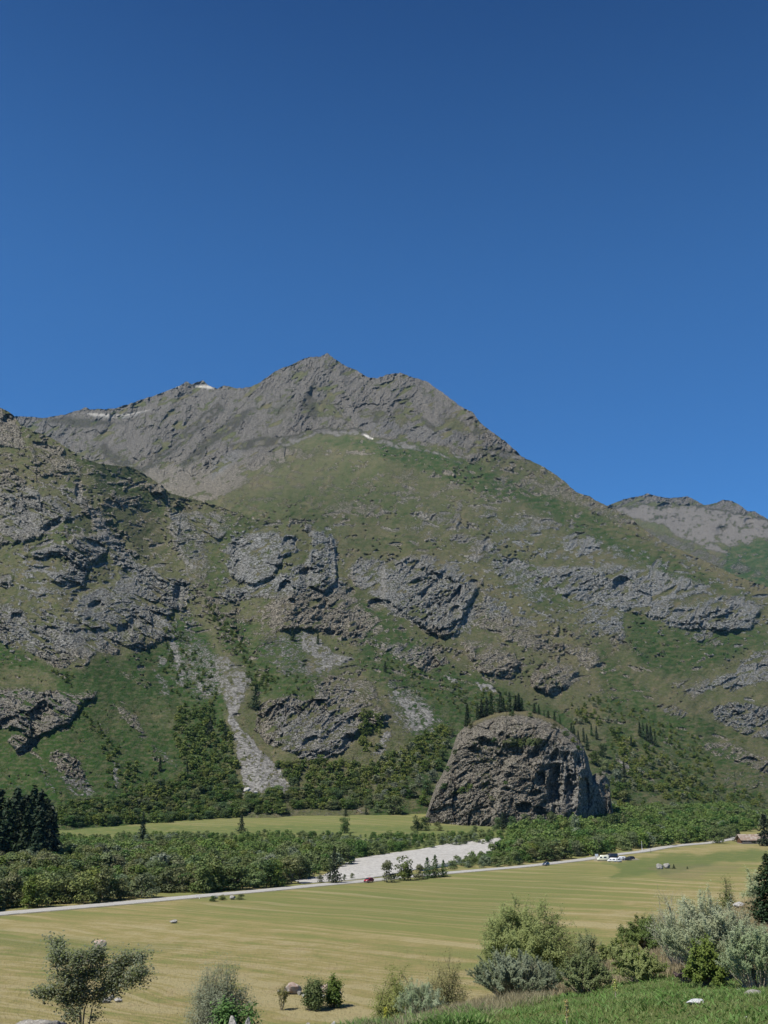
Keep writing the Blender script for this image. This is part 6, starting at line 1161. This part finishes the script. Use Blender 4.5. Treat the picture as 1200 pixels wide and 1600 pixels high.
def wheel(parent, x, y, r):
    n = 20; an = np.arange(n) * 2 * math.pi / n
    def ring(rr, yy): return [(x + rr * math.cos(a), yy, r + rr * math.sin(a)) for a in an]
    s = 1 if y > 0 else -1; rings = [ring(r * .6, y + s * .01), ring(r * .92, y + s * .03), ring(r, y - s * .02), ring(r, y - s * .18), ring(r * .6, y - s * .2)]; V = sum(rings, [])
    F = [[i * n + j, i * n + (j + 1) % n, (i + 1) * n + (j + 1) % n, (i + 1) * n + j] for i in range(4) for j in range(n)]
    me = bpy.data.meshes.new('wheel'); me.from_pydata(V, [], F); me.materials.append(TYRE); o = bpy.data.objects.new('wheel', me); C.objects.link(o); o.parent = parent
    V = ring(r * .6, y + s * .012) + [(x, y + s * .035, r)]; me = bpy.data.meshes.new('rim'); me.from_pydata(V, [], [[j, (j + 1) % n, n] for j in range(n)]); me.materials.append(RIM); q = bpy.data.objects.new('rim', me); C.objects.link(q); q.parent = o
def vehicle(kind, col, px, py, heading, label, name='parked_car', cat='car', z=None, scale=1.0):
    gx0, gy0, gz0 = gpt(px, py); r = empty(name, (gx0, gy0, gz0 + .03 if z is None else z), heading); r.scale = (scale,) * 3; tag(r, label, cat); m = paint_mat('paint_' + name + str(px), col)
    if kind == 'car':
        L, w = 2.1, .88
        loft('body', [(-L, .35, .75, w * .85, w * .8), (-L + .1, .25, .92, w * .97, w * .9), (-1.4, .22, .98, w, w * .94), (0, .2, .98, w, w * .95), (1.0, .22, .95, w, w * .93), (L - .35, .24, .82, w * .97, w * .88), (L, .32, .62, w * .8, w * .75)], m, r, w)
        loft('cabin', [(-L + .15, .9, 1.0, w * .86, w * .8), (-1.45, .9, 1.42, w * .9, w * .74), (-.5, .9, 1.5, w * .92, w * .74), (.3, .9, 1.44, w * .92, w * .74), (1.15, .9, .97, w * .88, w * .8)], m, r, w)
        for s in (-1, 1): quadmesh('side_window', [[(-1.35, s * .83, 1.02), (.85, s * .83, 1.02), (.28, s * .70, 1.36), (-1.15, s * .70, 1.36)]], GLASS, r)
        quadmesh('windscreen', [[(1.12, -.7, 1.02), (1.12, .7, 1.02), (.42, .6, 1.4), (.42, -.6, 1.4)]], GLASS, r, .03); quadmesh('rear_window', [[(-1.93, -.66, 1.04), (-1.93, .66, 1.04), (-1.52, .58, 1.38), (-1.52, -.58, 1.38)]], GLASS, r, .03)
        wx = (1.3, -1.3)
    else:           # van / camper
        L, w, H = (2.7, 1.0, 2.55) if kind == 'van' else (2.5, .98, 1.98)
        loft('body', [(-L, .4, H * .93, w * .95, w * .88), (-L + .12, .3, H, w, w * .92), (0, .3, H + .03, w, w * .93), (L - 1.55, .3, H, w, w * .92), (L - .85, .3, H * .62, w, w * .88), (L - .1, .32, H * .46, w * .95, w * .85), (L, .4, H * .34, w * .85, w * .8)], m, r, w)
        for s in (-1, 1): quadmesh('side_window', [[(L - 2.35, s * (w + .0), H * .52), (L - 1.2, s * (w + .0), H * .52), (L - 1.55, s * (w - .06), H * .78), (L - 2.35, s * (w - .06), H * .78)], [(-1.7, s * w, H * .52), (-.4, s * w, H * .52), (-.4, s * (w - .06), H * .78), (-1.7, s * (w - .06), H * .78)]], GLASS, r)
        quadmesh('windscreen', [[(L - .82, -.84, H * .64), (L - .82, .84, H * .64), (L - 1.5, .8, H * .95), (L - 1.5, -.8, H * .95)]], GLASS, r, .04); wx = (L - .95, -L + 1.1)
    for x in wx:
        for s in (-1, 1): wheel(r, x, s * (w - .02), .32)
    for s in (-1, 1):
        hx = 2.02 if kind == 'car' else L - .04
        quadmesh('headlight', [[(hx, s * .72 - .14, .62), (hx, s * .72 + .14, .62), (hx - .06, s * .72 + .14, .78), (hx - .06, s * .72 - .14, .78)]], LAMP, r, .03); quadmesh('tail_light', [[(-L - .0, s * .72 + .1, .7), (-L - .0, s * .72 - .1, .7), (-L + .0, s * .72 - .1, .9), (-L + .0, s * .72 + .1, .9)]], TAIL, r, .02)
    quadmesh('bumper', [[(L + .01, -w * .8, .3), (L + .01, w * .8, .3), (L + .01, w * .8, .5), (L + .01, -w * .8, .5)]], TRIM, r, .03)
    return r
rdir = lambda px: math.atan2(*(lambda v: (v[1], v[0]))(ROAD[np.argmin(abs(road_px[:, 0] - px)) + 1] - ROAD[np.argmin(abs(road_px[:, 0] - px)) - 1]))
vehicle('car', (.28, .012, .02), 576, 1379.5, rdir(576) + math.pi, 'dark red car driving left on the road beside the shingle bank', 'red_car', z=.16)
vehicle('car', (.03, .045, .08), 853, 1353, rdir(853) + math.pi, 'dark blue car driving on the road left of the parked vans', 'blue_car', z=.16)
vehicle('van', (.62, .63, .5), 942, 1345.3, math.pi - .1, 'long cream camper van, leftmost of the parked vehicles', 'camper_van', 'van')
vehicle('van', (.02, .022, .03), 956.5, 1342.5, math.pi + .3, 'black van parked behind the cream camper van', 'black_van', 'van')
vehicle('small', (.7, .7, .7), 957, 1347.0, math.pi - .5, 'white van with an open dark side in front of the black van', 'white_van', 'van', scale=.9)
vehicle('car', (.3, .32, .33), 966, 1347.2, -1.3, 'silver grey car next to the small white van', 'grey_car')
vehicle('small', (.68, .69, .7), 970, 1344.2, math.pi, 'white van right of centre among the parked vehicles', 'white_van', 'van', scale=.85)
vehicle('car', (.012, .013, .015), 980, 1344.6, math.pi - .2, 'black car, second from the right of the parked row', 'black_car')
vehicle('car', (.01, .01, .012), 985, 1343.2, math.pi + .2, 'rightmost black car of the parked row', 'black_car')
vehicle('car', (.05, .08, .16), 1170, 1312.2, 0.1, 'blue car parked in front of the long building', 'blue_car')
vehicle('car', (.25, .27, .3), 1181, 1312.4, 0.0, 'grey car parked in front of the long building', 'grey_car')
vehicle('car', (.7, .7, .7), 1192, 1316.5, 2.7, 'white car parked at the right edge before the long building', 'white_car')

# ------------------------------------------------------------------ roadside things
def box_part(name, lo, hi, mat, parent, bev=.0):
    V = [(x, y, z) for z in (lo[2], hi[2]) for y in (lo[1], hi[1]) for x in (lo[0], hi[0])]; F = [[0, 2, 3, 1], [4, 5, 7, 6], [0, 1, 5, 4], [2, 6, 7, 3], [0, 4, 6, 2], [1, 3, 7, 5]]
    me = bpy.data.meshes.new(name); me.from_pydata(V, [], F); me.materials.append(mat); o = bpy.data.objects.new(name, me); C.objects.link(o); o.parent = parent
    if bev: b = o.modifiers.new('b', 'BEVEL'); b.width = bev; b.segments = 2
    return o
WOODM = plain('weathered_wood', (.15, .085, .05), .85, .2, sc=2, var=.3)
for px, py, lab in [(306, 1403.5, 'white marker post at the far side of the road'), (311.5, 1405, 'white marker post at the near side of the road')]:
    x, y, z = gpt(px, py); r = empty('marker_post', (x, y, z)); tag(r, lab, 'marker post', 'white roadside marker posts'); box_part('post', (-.07, -.06, 0), (.07, .06, 1.05), WHITE, r, .02); box_part('dark_band', (-.073, -.063, .78), (.073, .063, .9), TRIM, r)
for px, py, h, lab in [(1003.5, 1331, 5.6, 'thin pole with a small pale box beside the road, left one'), (1017, 1333, 2.6, 'short dark post beside the road, right of the thin pole')]:
    x, y, z = gpt(px, py); r = empty('roadside_pole', (x, y, z)); tag(r, lab, 'pole'); V, F = tubes([np.array([[0, 0, 0], [0, 0, h]])], [np.array([.09, .06])], 8); mesh_np('pole', V, F, WHITE if h > 4 else TRIM, r)
    if h > 4: box_part('box', (-.22, -.2, 1.0), (.22, -.07, 1.6), WHITE, r, .02)
x, y, z = gpt(932.5, 1342.5); r = empty('info_board', (x, y, z)); tag(r, 'small pale roadside board on posts left of the cream camper van', 'sign')
for s in (-.45, .45): box_part('post', (s - .05, -.05, 0), (s + .05, .05, 2.3), TRIM, r)
box_part('panel', (-.75, -.09, 1.2), (.75, -.055, 2.3), plain('board', (.45, .5, .55), .5, .3, sc=3, var=.25), r, .02)
# long low building
def building():
    x, y, z = on_ground(1159, 688); W = 27.0; r = empty('long_building', (x, y, z)); tag(r, 'long low timber building with a brown tiled roof at the right end of the road', 'building')
    wall = plain('timber_wall', (.11, .055, .03), .9, .2, sc=.8, var=.35); rm = N('roof_tiles'); P = rm.obj(); br = rm.n('ShaderNodeTexBrick', {'Vector': rm.n('ShaderNodeMapping', {0: P, 3: (1.2, 1.6, 1.6)}).outputs[0], 'Color1': (.2, .15, .115, 1), 'Color2': (.28, .2, .15, 1), 'Mortar': (.09, .07, .06, 1), 'Scale': 2.0}).outputs[0]
    roofm = rm.finish(rm.mix(rm.ramp(rm.noise(P, .5, 4, .6), .4, .65), br, (.3, .27, .23)), .9)
    box_part('wall', (0, 0, 0), (W, 9, 2.7), wall, r); box_part('base', (-.15, -.15, -.6), (W + .15, 9.15, .35), ST_GREY, r)
    V = [(-1, -1.9, 2.3), (W + 1, -1.9, 2.3), (W + 1, 4.5, 5.7), (-1, 4.5, 5.7), (-1, 10.9, 2.3), (W + 1, 10.9, 2.3), (-1, -1.9, 2.0), (W + 1, -1.9, 2.0), (W + 1, 4.5, 5.4), (-1, 4.5, 5.4), (-1, 10.9, 2.0), (W + 1, 10.9, 2.0)]
    F = [[0, 1, 2, 3], [3, 2, 5, 4], [6, 9, 8, 7], [9, 10, 11, 8], [0, 6, 7, 1], [4, 5, 11, 10], [0, 3, 9, 6], [3, 4, 10, 9], [1, 7, 8, 2], [2, 8, 11, 5]]
    me = bpy.data.meshes.new('roof'); me.from_pydata(V, [], F); me.materials.append(roofm); o = bpy.data.objects.new('roof', me); C.objects.link(o); o.parent = r
    c = box_part('chimney', (19, 3.2, 4.6), (19.9, 4.1, 6.6), ST_GREY, o, .03)
    for i in range(10): box_part('porch_post', (.4 + i * 2.9, -1.6, 0), (.6 + i * 2.9, -1.4, 2.35), WOODM, r)
    for i in range(8):
        f = box_part('window', (1.2 + i * 3.2, -.06, .9), (2.7 + i * 3.2, -.004, 2.0), WOODM, r); box_part('pane', (1.3 + i * 3.2, -.08, 1.0), (2.6 + i * 3.2, -.062, 1.9), GLASS, f)
    box_part('railing', (0, -1.75, .95), (W, -1.66, 1.1), plain('pale_rail', (.5, .5, .48), .6), r); box_part('terrace', (-.5, -2.2, -.4), (W + .5, -.155, .12), ST_PALE, r)
    # the gable ends
    for xx in (0.02, W - .22):
        me = bpy.data.meshes.new('gable'); me.from_pydata([(xx, 0, 2.7), (xx, 9, 2.7), (xx, 4.5, 5.05), (xx + .2, 0, 2.7), (xx + .2, 9, 2.7), (xx + .2, 4.5, 5.05)], [], [[0, 2, 1], [3, 4, 5], [0, 1, 4, 3], [1, 2, 5, 4], [2, 0, 3, 5]]); me.materials.append(wall); o = bpy.data.objects.new('gable', me); C.objects.link(o); o.parent = r
building()

# ------------------------------------------------------------------ the air of the valley
HZ = N('valley_air'); HZ.t.nodes.remove(HZ.out); out = HZ.t.nodes.new('ShaderNodeOutputMaterial')
pv = HZ.t.nodes.new('ShaderNodeVolumePrincipled'); pv.inputs['Color'].default_value = (.32, .66, 1.0, 1); pv.inputs['Density'].default_value = .000015; pv.inputs['Anisotropy'].default_value = .2
HZ.t.links.new(pv.outputs[0], out.inputs['Volume'])
hz = box_part('haze', (-9000, -500, -1500), (9000, 9500, 2600), HZ.m, None); tag(hz, 'thin blue air between the camera and the far mountains', 'haze', kind='stuff')
